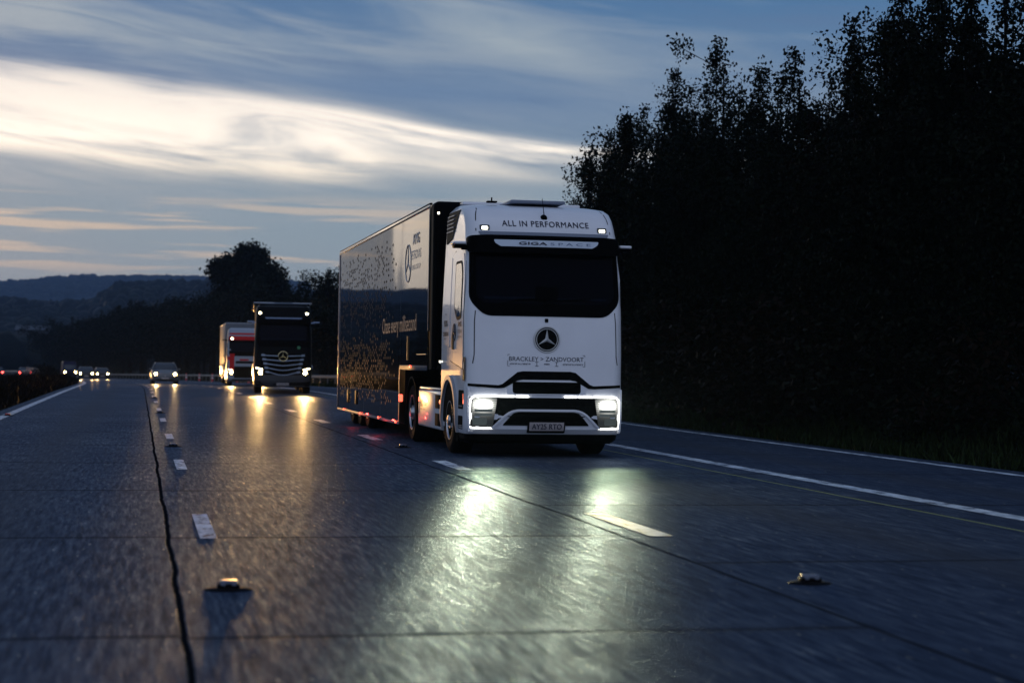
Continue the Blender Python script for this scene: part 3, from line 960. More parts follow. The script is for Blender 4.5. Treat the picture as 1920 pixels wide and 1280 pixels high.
for i in range(2600):
    Y = random.uniform(3300, 4050) if random.random() < .5 else random.uniform(3880, 4060); t = random.uniform(-.17, .09)
    pl.append((t * Y, Y, hillz(t * Y, Y) - 3, random.uniform(8, 17), random.uniform(10, 22)))
tag(lumps('far_ridge_woods', pl, WOODS, 6), 'blue hazy woodland along the far ridge under the sky', 'woods', kind='stuff')
# ------------------------------------------------------------------ WHITE ARTICULATED TRUCK
TX, TY = 5.89, 25.62
truck = empty('articulated_truck', (TX, TY, 0), 'big white truck with a glossy black trailer, headlights on, nearest vehicle on the road', 'truck')
cab = Cab([
    (.34, 1.17, .10, .20, 2.28), (.42, 1.195, .02, .22, 2.28), (.60, 1.20, .0, .22, 2.28), (1.05, 1.20, .02, .20, 2.28),
    (1.60, 1.20, .055, .17, 2.28), (2.10, 1.20, .105, .16, 2.28), (2.60, 1.185, .175, .16, 2.26), (3.12, 1.165, .27, .17, 2.24),
    (3.24, 1.16, .30, .18, 2.24), (3.30, 1.16, .30, .20, 2.23), (3.45, 1.15, .36, .22, 2.22), (3.58, 1.145, .46, .24, 2.21),
    (3.68, 1.135, .58, .26, 2.20), (3.75, 1.115, .76, .30, 2.20), (3.80, 1.06, 1.08, .36, 2.19), (3.84, 1.02, 1.45, .36, 2.18), (3.865, .97, 1.8, .3, 2.17)], crown=.075)
mb = MB(); mb.add(*cab.shell())
# side fairing: recess shadow line built as separate proud panels below
body = mb.build('cab_body', WHITE, truck, angle=28)
def fp(name, m, pts_list, off=.006, depth=.03, parent=truck, step=.12):
    mb = MB()
    for p in pts_list: cab.front(mb, poly_bm(p), off, depth, step)
    return mb.build(name, m, parent, angle=40)
def fband(name, m, paths, wd, off=.012, depth=.02, parent=truck, closed=False, step=.12):
    mb = MB()
    for p in paths:
        cab.front(mb, tri(bmesh.new(), band(p, wd)), off, depth, step)
    return mb.build(name, m, parent, angle=50)
# windscreen with black surround
wpoly = [(-.93, 2.085), (.93, 2.085), (1.15, 2.31), (1.125, 3.20), (-1.125, 3.20), (-1.15, 2.31)]
ws = fp('windscreen_surround', BLACKM, [rpoly(wpoly, .12)], .008, .03)
inner = [(-.94, 2.27), (.94, 2.27), (1.05, 2.38), (1.04, 3.05), (-1.04, 3.05), (-1.05, 2.38)]
MATS.pop('dark_glass')
GLASS2 = mat('windscreen_glass', (.0005, .001, .004), .05, spec=.03)
fp('windscreen', GLASS2, [rpoly(inner, .05)], .013, .02)
# dashboard glow line seen through the glass: pale blue dash top
fp('dashboard', mat('dash_blue', (.003, .006, .014), .7, spec=.05), [rect(-.93, 2.335, -.16, 2.375), rect(.16, 2.335, .93, 2.365)], .017, .008)
fp('dash_unit', BLACKM, [rpoly(rect(-.17, 2.30, .17, 2.53), .03)], .022, .02)
for s_ in (-1, 1):
    fband('wiper', BLACKM, [[(-.62 + (.62 if s_ > 0 else 0) - .05, 2.26), (-.45 + (.62 if s_ > 0 else 0), 2.33), (.02 + (.66 if s_ > 0 else 0), 2.36)]], .022, .045, .02)
# sun visor: a bowed slab standing off the top of the windscreen
mb = MB()
b = poly_bm(rpoly([(-1.15, 3.02), (1.15, 3.02), (1.16, 3.27), (.90, 3.285), (-.90, 3.285), (-1.16, 3.27)], .05))
cab.front(mb, b, .15, .14)
vis = mb.build('sun_visor', BLACKM, truck, angle=40)
def fv(name, m, pts_list, off, depth, parent):
    return fp(name, m, pts_list, off, depth, parent)
fp('visor_strip', mat('visor_silver', (.55, .62, .72), .35), [rpoly([(-.80, 3.215), (.80, 3.215), (.78, 3.165), (.70, 3.115), (-.70, 3.115), (-.78, 3.165)], .02)], .157, .01, vis)
def ftext(body_, x, z, size, width, m, off, name='lettering', parent=truck, bold=0.0, spacing=1.0, align='CENTER'):
    mb = MB()
    for i, (sx, sz) in enumerate(((0, 0), (bold, bold * .6), (-bold, -bold * .6)) if bold else ((0, 0),)):
        b = text_bm(body_, size, align, spacing, 0, width)      # repeated strokes a hair apart make the heavier weight
        for v in b.verts: v.co.x += x + sx; v.co.y += z + sz
        cab.front(mb, b, off + i * .0012, 0, .15)
    return mb.build(name, m, parent, recalc=False, smooth=False)
ftext('GIGA', -.215, 3.145, .062, .42, INK, .162, parent=vis, bold=.004)
ftext('S P A C E', .36, 3.145, .058, .62, mat('strip_blue', (.10, .16, .28), .5), .162, parent=vis)
fp('roof_lip_shade', TRIMGREY, [rpoly([(-.97, 3.285), (.97, 3.285), (1.0, 3.345), (-1.0, 3.345)], .015)], .012, .06)  # grey-blue patch paints the shade in the hollow under the roof front
ftext('ALL IN PERFORMANCE', 0.03, 3.435, .125, 1.33, INK, .006, bold=.002, spacing=1.1)
for s_ in (-1, 1):
    h = fp('roof_lamp', LENS, [rpoly(rect(s_ * .90 - .075, 3.365, s_ * .90 + .075, 3.445), .02)], .010, .02)
    fp('lamp_glow', LAMPROOF, [rpoly(rect(s_ * .90 - .045, 3.372, s_ * .90 + .045, 3.42), .015)], .015, .01, h)
mb = MB(); ay = cab.fy(.02, 3.58)
mb.tube([(.02, ay + .02, 3.575), (.02, ay - .025, 3.575)], [.055, .045], 16)
mb.tube([(.02, ay - .03, 3.575), (.018, ay + .03, 3.70), (.012, ay + .10, 3.88)], [.009, .006, .004], 6)
mb.build('antenna', BLACKM, truck)
mb = MB()
mb.box((.05, 1.45, 3.865), (.86, .9, .05), .02); mb.build('roof_hatch', TRIMGREY, truck)
mb = MB(); mb.box((-.62, 1.3, 3.87), (.16, .1, .03), .01); mb.cyl((-.62, 1.3, 3.87), (-.62, 1.3, 3.94), .012, n=8); mb.build('roof_aerial', BLACKM, truck)
mb = MB()      # rear air deflector over the cab
mb.box((0, 2.1, 3.90), (1.9, .28, .05), .02); mb.build('roof_spoiler', WHITE, truck)
# emblem
mb = MB(); EX, EZ = .0, 1.745
ey = cab.fy(EX, EZ)
def ring(mb, r, rt, y, n=40, cx_=0, cz_=0, zs=1):
    pts = [(cx_ + r * math.cos(t), y, cz_ + r * math.sin(t)) for t in [math.tau * k / n for k in range(n + 1)]]
    mb.tube(pts, rt, 8)
mb.tube([(EX, ey + .03, EZ), (EX, ey - .022, EZ)], [.185, .185], 48)
emb = mb.build('emblem', mat('emblem_glass', (.001, .001, .0015), .2, spec=.05), truck)
mb = MB(); ring(mb, .188, .013, ey - .018, cx_=EX, cz_=EZ); ring(mb, .158, .006, ey - .026, cx_=EX, cz_=EZ)
def star(mb, r, wd, y, hgt, cx_, cz_):
    c = (cx_, y - hgt, cz_); 
    for k in range(3):
        a = math.pi / 2 + k * math.tau / 3
        tip = (cx_ + r * math.cos(a), y - .004, cz_ + r * math.sin(a))
        l = (cx_ + wd * math.cos(a + math.pi / 3), y, cz_ + wd * math.sin(a + math.pi / 3))
        r_ = (cx_ + wd * math.cos(a - math.pi / 3), y, cz_ + wd * math.sin(a - math.pi / 3))
        mb.add([c, tip, l, r_], [(0, 1, 2), (0, 3, 1)])
star(mb, .156, .030, ey - .022, .03, EX, EZ)
mb.build('star', mat('emblem_silver', (.55, .55, .55), .3, metal=.25), emb, angle=20)
fp('bonnet_camera', BLACKM, [rpoly(rect(-.025, 2.0, .025, 2.055), .01)], .012, .02)
# route lettering
ftext('BRACKLEY > ZANDVOORT', 0, 1.425, .092, 1.13, INK, .006)
ftext("52\u00b001'39\" N | 1\u00b008'46\" W", -.40, 1.372, .03, .31, INK, .006, bold=.001)
ftext("470KM", .0, 1.372, .03, .085, INK, .006, bold=.001)
ftext("52\u00b023'19.5\" N | 4\u00b032'44\" E", .40, 1.372, .03, .31, INK, .006, bold=.001)
fb = []
for s_ in (-1, 1):
    fb += [[(s_ * .555, 1.518), (s_ * .585, 1.518), (s_ * .585, 1.498)], [(s_ * .585, 1.43), (s_ * .585, 1.35), (s_ * .555, 1.35)], [(s_ * .15, 1.415), (s_ * .15, 1.355)], [(s_ * .15 - .025, 1.415), (s_ * .15 + .025, 1.415)], [(s_ * .15 - .025, 1.355), (s_ * .15 + .025, 1.355)]]
fband('lettering_brackets', INK, fb, .006, .006, .003)
# lower front: black trim line rising over the grille
trim = [(-1.16, 1.085), (-.72, 1.065), (-.66, 1.085), (-.44, 1.26), (-.36, 1.275), (.36, 1.275), (.44, 1.26), (.66, 1.085), (.72, 1.065), (1.16, 1.085),
        (1.16, 1.045), (.74, 1.020), (.64, 1.025), (.44, 1.135), (.36, 1.150), (-.36, 1.150), (-.44, 1.135), (-.64, 1.025), (-.74, 1.020), (-1.16, 1.045)]
fp('grille_trim', BLACKM, [trim], .012, .03, step=.06)
lip = [(-.60, 1.035), (-.45, 1.125), (-.36, 1.140), (.36, 1.140), (.45, 1.125), (.60, 1.035), (.60, .93), (-.60, .93)]
fp('grille_frame', WHITE, [rpoly(lip, .02)], .022, .04)
gs = fp('upper_grille', DARKUNDER, [rpoly(rect(-.515, .945, .515, 1.118), .05)], .026, .03)
fband('grille_bar', BLACKM, [[(-.49, z_), (.49, z_)] for z_ in (.985, 1.03, 1.075)], .014, .034, .012, gs)
# black mask between the headlights
mask = [(-1.135, .885), (1.135, .885), (1.14, .46), (1.10, .43), (.80, .43), (.56, .67), (.47, .705), (-.47, .705), (-.56, .67), (-.80, .43), (-1.10, .43), (-1.14, .46)]
fp('front_mask', mat('mask_black', (.001, .001, .0015), .35, spec=.05), [mask], .006, .02)
fband('mask_slat', BLACKM, [[(-.72, z_), (.72, z_)] for z_ in (.83, .79, .75)], .010, .016, .012)
# arch lip and lower intake
fband('arch_trim', WHITE, [rpath([(-.82, .425), (-.54, .70), (.54, .70), (.82, .425)], .14, 6)], .030, .030, .03)
low = fp('lower_intake', DARKUNDER, [rpoly([(-.66, .475), (.66, .475), (.50, .655), (.42, .675), (-.42, .675), (-.50, .655)], .03)], .012, .02)
fband('intake_bar', BLACKM, [[(-.58, z_), (.58, z_)] for z_ in (.52, .565, .61)], .012, .02, .012, low)
def lens_mat(s_):
    """lit lens: brightest at the lamp unit, fading over the reflector"""
    m = bpy.data.materials.new('lit_lens'); m.use_nodes = True
    n = N(m.node_tree); b = m.node_tree.nodes['Principled BSDF']
    t = n.new('ShaderNodeTexCoord'); sp = n.new('ShaderNodeSeparateXYZ'); n.link(t.outputs['Object'], sp.inputs[0])
    ddx = n.m('DIVIDE', n.m('SUBTRACT', sp.outputs[0], s_ * .95), .13); ddz = n.m('DIVIDE', n.m('SUBTRACT', sp.outputs[2], .775), .085)
    g = n.m('EXPONENT', n.m('MULTIPLY', n.m('SQRT', n.m('ADD', n.m('MULTIPLY', ddx, ddx), n.m('MULTIPLY', ddz, ddz))), -2.7))
    rib = n.m('ADD', .75, n.m('MULTIPLY', n.m('SINE', n.m('MULTIPLY', sp.outputs[2], 210.0)), .25))
    b.inputs['Base Color'].default_value = (.05, .055, .05, 1); b.inputs['Roughness'].default_value = .2
    b.inputs['Emission Color'].default_value = (1.0, 1.0, .92, 1)
    n.link(n.m('ADD', .01, n.m('MULTIPLY', n.m('MULTIPLY', g, rib), 22.0)), b.inputs['Emission Strength'])
    return m
# running light line and headlight outlines
segs = [[(s_ * a, .9), (s_ * b_, .9)] for s_ in (-1, 1) for a, b_ in ((.275, .455), (.49, .70))]
fband('running_light', DRL, segs, .020, .018, .02)
for s_ in (-1, 1):
    sg = 'headlight'
    p = rpath([(s_ * .725, .902), (s_ * 1.125, .895), (s_ * 1.14, .455), (s_ * 1.10, .435), (s_ * .80, .432)], .085, 7)
    hl = fp(sg, lens_mat(s_), [rpoly(sorted_poly, .03) for sorted_poly in [[(s_ * .80, .455), (s_ * 1.105, .455), (s_ * 1.095, .875), (s_ * .74, .875)][::s_]]], .012, .02)
    fband('light_outline', DRL, [p], .020, .026, .02, hl, step=.05)
    # bright cells: a few bright cells with dim reflectors below
    for cxx in (.85, .93, 1.01):
        fp('beam_unit', LAMPCORE, [rpoly(rect(s_ * cxx - .034, .735, s_ * cxx + .034, .82), .02)], .020, .012, hl)
    for cz_ in (.69, .63):
        fp('reflector', LAMPDIM, [rpoly(rect(s_ * .94 - .13, cz_ - .02, s_ * .94 + .13, cz_ + .02), .01)], .018, .008, hl)
    fp('reflector', LAMPDIM, [rpoly(rect(s_ * .99 - .10, .48, s_ * .99 + .10, .585), .03)], .018, .008, hl)
    spot('headlight_beam', truck, (s_ * .94, cab.fy(.94, .78) - .12, .78), (s_ * .94 - 1.2, -20, 1.5), 3900, (1.0, .88, .46), R(24), 1.0, .07, 1.9)
    spot('headlight_spill', truck, (s_ * .94, cab.fy(.94, .78) - .05, .78), (s_ * .94 - 1.5, -20, .9), 300, (.95, 1.0, .46), R(40), 1.0, .07, 2.0)
# bumper foot and number plate
mb = MB()
lowcab = Cab([(.20, 1.10, .22, .2, 2.2), (.26, 1.16, .12, .22, 2.2), (.345, 1.17, .085, .22, 2.2)], .075)
mb.add(*lowcab.shell()); mb.build('bumper_skirt', BLACKM, truck, angle=30)
pl_ = fp('number_plate_holder', BLACKM, [rpoly(rect(-.285, .365, .285, .54), .02)], .03, .04)
fp('number_plate', PLATE, [rect(-.26, .40, .26, .525)], .044, .010, pl_)
ftext('AY25 RTO', 0, .425, .112, .45, INK, .0475, parent=pl_, bold=.002)
# panel seams on the front: corner deflector lines
for s_ in (-1, 1):
    fband('panel_seam', BLACKM, [[(s_ * 1.06, 2.16), (s_ * 1.075, 2.0), (s_ * 1.08, 1.5), (s_ * 1.10, 1.38)]], .012, .005, .008)
    fband('panel_seam', BLACKM, [rpath([(s_ * .93, 3.78), (s_ * 1.01, 3.62), (s_ * 1.03, 3.35)], .1)], .012, .005, .008)

# cab side (both sides): door, window, fairing, louvres, step wells
def sp_(name, m, pts, off, depth, sgn, parent=truck):
    mb = MB(); cab.side(mb, poly_bm(pts), sgn, off, depth); return mb.build(name, m, parent, angle=40)
def sband(name, m, paths, wd, off, sgn, parent=truck, depth=.004):
    mb = MB()
    for p in paths: cab.side(mb, tri(bmesh.new(), band(p, wd)), sgn, off, depth)
    return mb.build(name, m, parent, angle=50)
for s_ in (-1, 1):
    door = sp_('door', WHITE, rpoly([(.36, 1.30), (1.42, 1.42), (1.45, 3.02), (1.25, 3.08), (.52, 3.02), (.36, 2.6)], .06), .010, .02, s_)
    dw = sp_('door_window', BLACKM, rpoly([(.50, 2.05), (.85, 2.02), (1.12, 2.20), (1.14, 2.92), (.62, 2.92), (.50, 2.72)], .08), .016, .01, s_, door)
    sp_('window_glass', mat('side_glass', (.03, .035, .04), .02, spec=1.0, metal=.35), rpoly([(.54, 2.10), (.84, 2.07), (1.07, 2.22), (1.09, 2.88), (.65, 2.88), (.54, 2.70)], .06), .019, .005, s_, door)
    sp_('door_handle', BLACKM, rpoly([(1.12, 1.58), (1.26, 1.60), (1.26, 1.78), (1.20, 1.86), (1.12, 1.84)], .03), .022, .02, s_, door)
    sband('door_seam', BLACKM, [[(.36, 1.29), (1.43, 1.41), (1.46, 3.03), (1.25, 3.09)], [(.355, 1.29), (.345, 2.9)]], .012, .004, s_)
    sp_('rear_side_panel', WHITE, rpoly([(1.50, 1.62), (2.16, 1.70), (2.14, 3.02), (1.50, 3.0)], .05), .012, .02, s_)
    # upper side louvres
    lv = sp_('air_louvre', BLACKM, rpoly([(1.62, 3.30), (2.14, 3.24), (2.12, 3.74), (1.10, 3.72), (1.42, 3.55)], .04), .012, .02, s_)
    sband('louvre_blade', TRIMGREY, [[(1.50, z_), (2.08, z_ + .005)] for z_ in (3.42, 3.48, 3.54, 3.60, 3.66)], .016, .030, s_, lv, .02)
    # camera mirror arm
    mb = MB()
    mb.box((s_ * 1.17, .44, 3.10), (.14, .12, .07), .02)
    mb.box((s_ * 1.26, .50, 3.125), (.17, .30, .06), .028, seg=3)
    arm = mb.build('mirror_arm', BLACKM, truck)
    mb = MB(); mb.box((s_ * 1.27, .50, 3.165), (.19, .32, .045), .02, seg=3); mb.build('arm_cover', WHITE, arm)
    # side lower: step wells behind the bumper corner
    for z0, z1, y0, y1 in ((.70, .98, .30, .70), (.40, .60, .36, .72)):
        st = sp_('step_well', DARKUNDER, rpoly([(y0, z0), (y1, z0), (y1 - .02, z1), (y0 - .04, z1)], .04), .004, .01, s_)
        sp_('step_tread', mat('tread', (.10, .09, .09), .4), [(y0 + .03, z0 + .03), (y1 - .02, z0 + .03), (y1 - .02, z0 + .055), (y0 + .03, z0 + .055)], .010, .01, s_, st)
    sp_('side_marker', LAMPA, rpoly(rect(.28, .78, .295, .93), .005), .006, .006, s_)
    # wheel arch: black opening plus white arch lip
    arc = [(1.44 + .66 * math.cos(t), .50 + .66 * math.sin(t)) for t in [math.pi * k / 20 for k in range(21)]]
    arch_in = [(1.44 + .60 * math.cos(t), .50 + .60 * math.sin(t)) for t in [math.pi * k / 20 for k in range(21)]] + [(.84, .20), (2.04, .20)]
    mb = MB(); cab.side(mb, tri(bmesh.new(), band([(2.10, .34)] + arc + [(.78, .34)], .07)), s_, .045, .18)
    mb.build('wheel_arch', mat('arch_grey', (.30, .32, .36), .4), truck)
    mb = MB(); cab.side(mb, poly_bm(arch_in), s_, .004, .012); mb.build('wheel_housing', DARKUNDER, truck)
    mb = MB(); cab.side(mb, poly_bm(rpoly(rect(.10, .36, .62, 1.02), .03)), s_, -.03, .03)
    mb.build('corner_panel', WHITE, truck)
# side lettering, near side
def stext(body_, y, z, size, width, m, off=.014, parent=truck, bold=0.0, fn=cab):
    mb = MB()
    for i, (sx, sz) in enumerate(((0, 0), (bold, bold * .6), (-bold, -bold * .6)) if bold else ((0, 0),)):
        b = text_bm(body_, size, 'CENTER', 1.0, 0, width)
        for v in b.verts: v.co.x = -v.co.x + y + sx; v.co.y += z + sz
        fn.side(mb, b, -1, off + i * .0012, 0)
    return mb.build('lettering', m, parent, recalc=False, smooth=False)
stext('AMG', .62, 1.93, .10, .26, INK, bold=.008); stext('PETRONAS', .62, 1.83, .075, .36, INK); stext('FORMULA ONE TEAM', .62, 1.76, .04, .34, INK)
mb = MB()
for rr, zz in ((.0, 0),):
    pts = [(-(1.2 + .018), 1.06 + .125 * math.cos(t), 1.85 + .125 * math.sin(t)) for t in [math.tau * k / 24 for k in range(25)]]
    mb.tube(pts, .007, 4)
    for k in range(3):
        a = math.pi / 2 + k * math.tau / 3
        mb.tube([(-1.218, 1.06, 1.85), (-1.218, 1.06 + .12 * math.cos(a), 1.85 + .12 * math.sin(a))], [.016, .004], 4)
mb.build('side_star', INK, truck)
stext('UP TO', 1.84, 2.12, .04, .14, INK, .016); stext('92%', 1.84, 1.95, .13, .30, INK, .016, bold=.006); stext('CARBON', 1.84, 1.80, .09, .42, INK, .016, bold=.006); stext('LESS', 1.9, 1.745, .035, .2, INK, .016)
# warning sticker on the corner: black with amber figures
st = sp_('warning_sticker', mat('sticker_black', (.012, .008, .004), .5), rpoly(rect(.20, 1.12, .36, 1.47), .01), .004, .006, -1)
st2 = sp_('sticker_mark', mat('sticker_amber', (.55, .33, .05), .5), [(.22, 1.14), (.34, 1.14), (.34, 1.20), (.31, 1.30), (.28, 1.21), (.22, 1.20)], .007, .003, -1, st)
sp_('sticker_mark', mat('sticker_pale', (.5, .5, .42), .5), rpoly([(.24, 1.30), (.32, 1.28), (.33, 1.36), (.27, 1.41), (.24, 1.36)], .02), .007, .003, -1, st)

# chassis, wheels, side skirt of the tractor
mb = MB()
mb.box((0, 3.2, .80), (.9, 5.4, .26), .02); mb.box((0, 1.45, .52), (2.0, .16, .16), .03); mb.box((0, 5.3, .52), (1.7, .2, .2), .04)
mb.box((0, 1.2, .62), (2.1, 1.7, .34), .05); mb.box((0, 2.6, 1.4), (1.6, .4, .9), .05)
mb.build('chassis', DARKUNDER, truck)
wheel(truck, -1.20, 1.44, .50, .33, -1, 'front_wheel'); wheel(truck, 1.20, 1.44, .50, .33, 1, 'front_wheel')
wheel(truck, -1.20, 5.30, .51, .60, -1, 'rear_wheel'); wheel(truck, 1.20, 5.30, .51, .60, 1, 'rear_wheel')
for s_ in (-1, 1):
    mb = MB()
    mb.box((s_ * 1.13, 3.36, .62), (.14, 2.50, .62), .035, seg=3)
    sk = mb.build('side_skirt', WHITE, truck)
    mb = MB(); mb.box((s_ * 1.203, 2.50, .76), (.014, .58, .22), .03); mb.box((s_ * 1.203, 2.50, .47), (.014, .58, .20), .03)
    mb.build('skirt_recess', DARKUNDER, sk)
    mb = MB(); mb.box((s_ * 1.212, 2.30, .76), (.02, .04, .06), .008); mb.box((s_ * 1.212, 4.45, .76), (.02, .04, .08), .008); mb.build('side_marker', LAMPA, sk)
    mb = MB(); mb.box((s_ * 1.10, 3.3, .955), (.2, 2.4, .05), .02); mb.build('skirt_rail', STEEL, sk)
    mb = MB()
    arc = [(1.0, 5.3 + .62 * math.cos(t), .52 + .62 * math.sin(t)) for t in [math.pi * (k / 16) for k in range(17)]]
    vs_ = []; fs_ = []
    for i, (x_, y_, z_) in enumerate(arc): vs_ += [(s_ * .62, y_, z_), (s_ * 1.22, y_, z_), (s_ * 1.22, 5.3 + (y_ - 5.3) * .96, .52 + (z_ - .52) * .96), (s_ * .62, 5.3 + (y_ - 5.3) * .96, .52 + (z_ - .52) * .96)]
    for i in range(16):
        for k in range(4): fs_.append((i * 4 + k, i * 4 + (k + 1) % 4, i * 4 + 4 + (k + 1) % 4, i * 4 + 4 + k))
    mb.add(vs_, fs_); mb.build('rear_mudguard', BLACKM, truck)
class Flat:                       # flat side wall helper for lettering on the skirt / trailer
    def __init__(s, hw): s.hw = hw
    def at(s, z): return (s.hw,)
    side = Cab.side
stx = Flat(1.203)
stext('600', 4.22, .64, .17, .26, INK, .002, bold=.004, fn=stx); stext('eTruck', 3.85, .665, .1, .34, mat('ink_blue', (.02, .06, .2), .5), .002, fn=stx); stext('500 km', 4.1, .585, .05, .5, INK, .002, fn=stx)
mb = MB(); mb.box((-1.205, 4.43, .63), (.006, .05, .2)); mb.build('sticker_edge', mat('sticker_blue', (.03, .15, .4), .5), truck)
# air lines cluster and rear corner light behind the cab
mb = MB(); mb.box((-1.12, 2.42, 1.38), (.16, .08, .05), .01); mb.build('rear_bracket', TRIMGREY, truck)
mb = MB(); mb.box((-1.215, 2.34, 1.40), (.02, .03, .03), .006); mb.build('work_lamp', LAMPROOF, truck)

# TRAILER
T0, T1, TH, THW = 2.80, 16.45, 4.0, 1.285
def prism_yz(mb, pts, x0, x1):
    n = len(pts)
    mb.add([(x0, y, z) for y, z in pts] + [(x1, y, z) for y, z in pts],
           [tuple(range(n)), tuple(range(2 * n - 1, n - 1, -1))] + [(i, (i + 1) % n, n + (i + 1) % n, n + i) for i in range(n)])
prof = [(T0, 1.27), (6.30, 1.27), (6.30, .27), (T1, .27), (T1, TH - .10), (T1 - .03, TH), (T0 + .12, TH), (T0 + .05, TH - .015), (T0, TH - .10)]
mb = MB(); prism_yz(mb, prof, -THW + .10, THW - .10)
trl = mb.build('trailer', BLACKP, truck, angle=25)
mb = MB()
b = bmesh.new()
bmesh.ops.create_cube(b, size=1)
bmesh.ops.scale(b, vec=(2 * THW - .03, .34, TH - 1.27 - .002), verts=b.verts)
bmesh.ops.translate(b, vec=(0, T0 + .165, (TH + 1.27) / 2 + .001), verts=b.verts)
ed = [e for e in b.edges if all(abs(v.co.y - (T0 - .005)) < 1e-3 for v in e.verts) or (all(v.co.z > 3.9 for v in e.verts))]
bmesh.ops.bevel(b, geom=ed, offset=.10, segments=5, affect='EDGES', profile=.5)
mb.bm(b); mb.build('trailer_front_wall', mat('trailer_black_matt', (.001, .001, .002), .5, spec=.03), trl, angle=30)
# glossy side panels, in sheets with faint seams, bowed a touch so reflections break
def side_sheet(x, mtl):
    mb = MB()
    ysn = [3.14, 6.30, 8.9, 11.5, 14.0, 16.43]
    for a_, b_ in zip(ysn, ysn[1:]):
        z0 = 1.27 if b_ <= 6.31 else .30
        vs_, fs_ = [], []
        ny, nz_ = 8, 8
        for i in range(ny + 1):
            for k in range(nz_ + 1):
                u_ = i / ny; w_ = k / nz_
                bul = .0016 * math.sin(u_ * math.pi) + .0009 * math.sin(w_ * math.pi * 2 + a_)
                vs_.append((x + math.copysign(bul, x), a_ + .004 + (b_ - a_ - .008) * u_, z0 + (3.90 - z0) * w_))
        for i in range(ny):
            for k in range(nz_):
                a = i * (nz_ + 1) + k
                fs_.append((a, a + 1, a + nz_ + 2, a + nz_ + 1))
        mb.add(vs_, fs_)
    return mb.build('side_panel', mtl, trl, recalc=False)
PANEL = mat('trailer_gloss_black', (.001, .0015, .002), .03, spec=.12)
side_sheet(-THW, PANEL); side_sheet(THW, PANEL)
for s_ in (-1, 1):
    mb = MB(); mb.box((s_ * (THW + .004), (T0 + T1) / 2 + .17, 3.935), (.03, T1 - T0 - .34, .055), .01)
    mb.build('top_rail', mat('rail_alu', (.62, .58, .52), .22, metal=.9), trl)
    mb = MB(); mb.box((s_ * (THW - .02), (T0 + T1) / 2 + .17, 3.98), (.05, T1 - T0 - .34, .03), .012)
    mb.build('roof_edge', BLACKM, trl)
    mb = MB(); mb.box((s_ * (THW + .004), T0 + .345, 2.9), (.012, .014, 2.0)); mb.build('front_seam', mat('rail_alu2', (.3, .3, .32), .3, metal=.9), trl)
    mb = MB(); mb.box((s_ * (THW + .003), (6.32 + T1) / 2, .285), (.02, T1 - 6.32, .05), .008); mb.build('bottom_rail', mat('rail_grey', (.20, .20, .23), .5, spec=.1), trl)
    mb = MB(); mb.box((s_ * (THW + .003), 4.72, 1.29), (.02, 3.1, .085), .008); mb.build('neck_rail', mat('rail_blue', (.06, .075, .10), .5, spec=.1), trl)
    mb = MB(); mb.box((s_ * (THW + .006), T1 - .03, 2.1), (.03, .06, 3.6), .01); mb.build('rear_post', mat('rail_post', (.25, .24, .27), .35, metal=.6), trl)
    mb = MB(); mb.box((s_ * (THW + .004), 6.315, .78), (.012, .03, 1.0)); mb.build('skirt_corner', mat('rail_post', None), trl)
    for yy in (6.6, 9.0, 11.9, 15.0):
        mb = MB(); mb.box((s_ * (THW + .022), yy, .30), (.02, .11, .045), .008); mb.build('marker_light', LAMPR, trl)
    mb = MB(); mb.box((s_ * (THW + .022), 4.9, 1.31), (.02, .12, .045), .008); mb.build('marker_light', LAMPR, trl)
    for yy, zz in ((6.36, .72),):
        mb = MB(); mb.box((s_ * (THW - .02), 6.275, .74), (.07, .03, .13), .01); mb.build('marker_light', LAMPR, trl)
    mb = MB(); mb.box((s_ * (THW + .012), 5.35, 1.63), (.01, .045, .42)); mb.build('amber_strip', mat('strip_amber', (.50, .28, .09), .4), trl)
    for yy in (12.8, 14.3):
        mb = MB(); mb.box((s_ * (THW + .008), yy, .62), (.012, .36, .30), .02); mb.build('locker_latch', BLACKM, trl)
    mb = MB(); mb.box((s_ * (THW + .012), 3.75, 1.52), (.008, 1.0, .012)); mb.build('thin_stripe', mat('stripe_pale', (.4, .4, .36), .4), trl)
mb = MB(); mb.box((-(THW + .004) + .09, T0 - .012, 3.80), (.035, .02, .035), .008); mb.build('front_marker', LAMPROOF, trl)
point('marker_glow', truck, (-THW - .16, 8.2, .26), 3.0, (1.0, .05, .04)); point('marker_glow', truck, (-THW - .16, 12.2, .26), 3.0, (1.0, .05, .04))
point('marker_glow', truck, (-THW - .25, 7.2, .40), .8, (1.0, .05, .04))
# diamond dash pattern on the near side and its twin
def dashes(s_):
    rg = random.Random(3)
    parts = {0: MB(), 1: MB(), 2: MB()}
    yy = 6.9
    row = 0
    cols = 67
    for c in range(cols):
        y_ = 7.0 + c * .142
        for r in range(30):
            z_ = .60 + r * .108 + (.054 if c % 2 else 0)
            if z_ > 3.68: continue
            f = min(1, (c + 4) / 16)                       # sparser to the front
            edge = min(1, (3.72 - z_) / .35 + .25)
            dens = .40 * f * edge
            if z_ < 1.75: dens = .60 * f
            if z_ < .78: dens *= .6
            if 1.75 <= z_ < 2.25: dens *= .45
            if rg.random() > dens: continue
            k = 0 if z_ > 1.9 else (1 if z_ < 1.45 and rg.random() < .75 else 2)  # lower rows carry the warm headlight glint in their colour
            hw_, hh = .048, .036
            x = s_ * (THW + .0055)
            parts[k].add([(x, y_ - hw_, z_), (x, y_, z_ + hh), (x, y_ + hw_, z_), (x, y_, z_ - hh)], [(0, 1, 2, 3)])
    for k, mtl in ((0, GREYDASH), (1, AMBERLIT), (2, MIDDASH)):
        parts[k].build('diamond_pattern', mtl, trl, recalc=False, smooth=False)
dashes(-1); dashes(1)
tf = Flat(THW + .006)
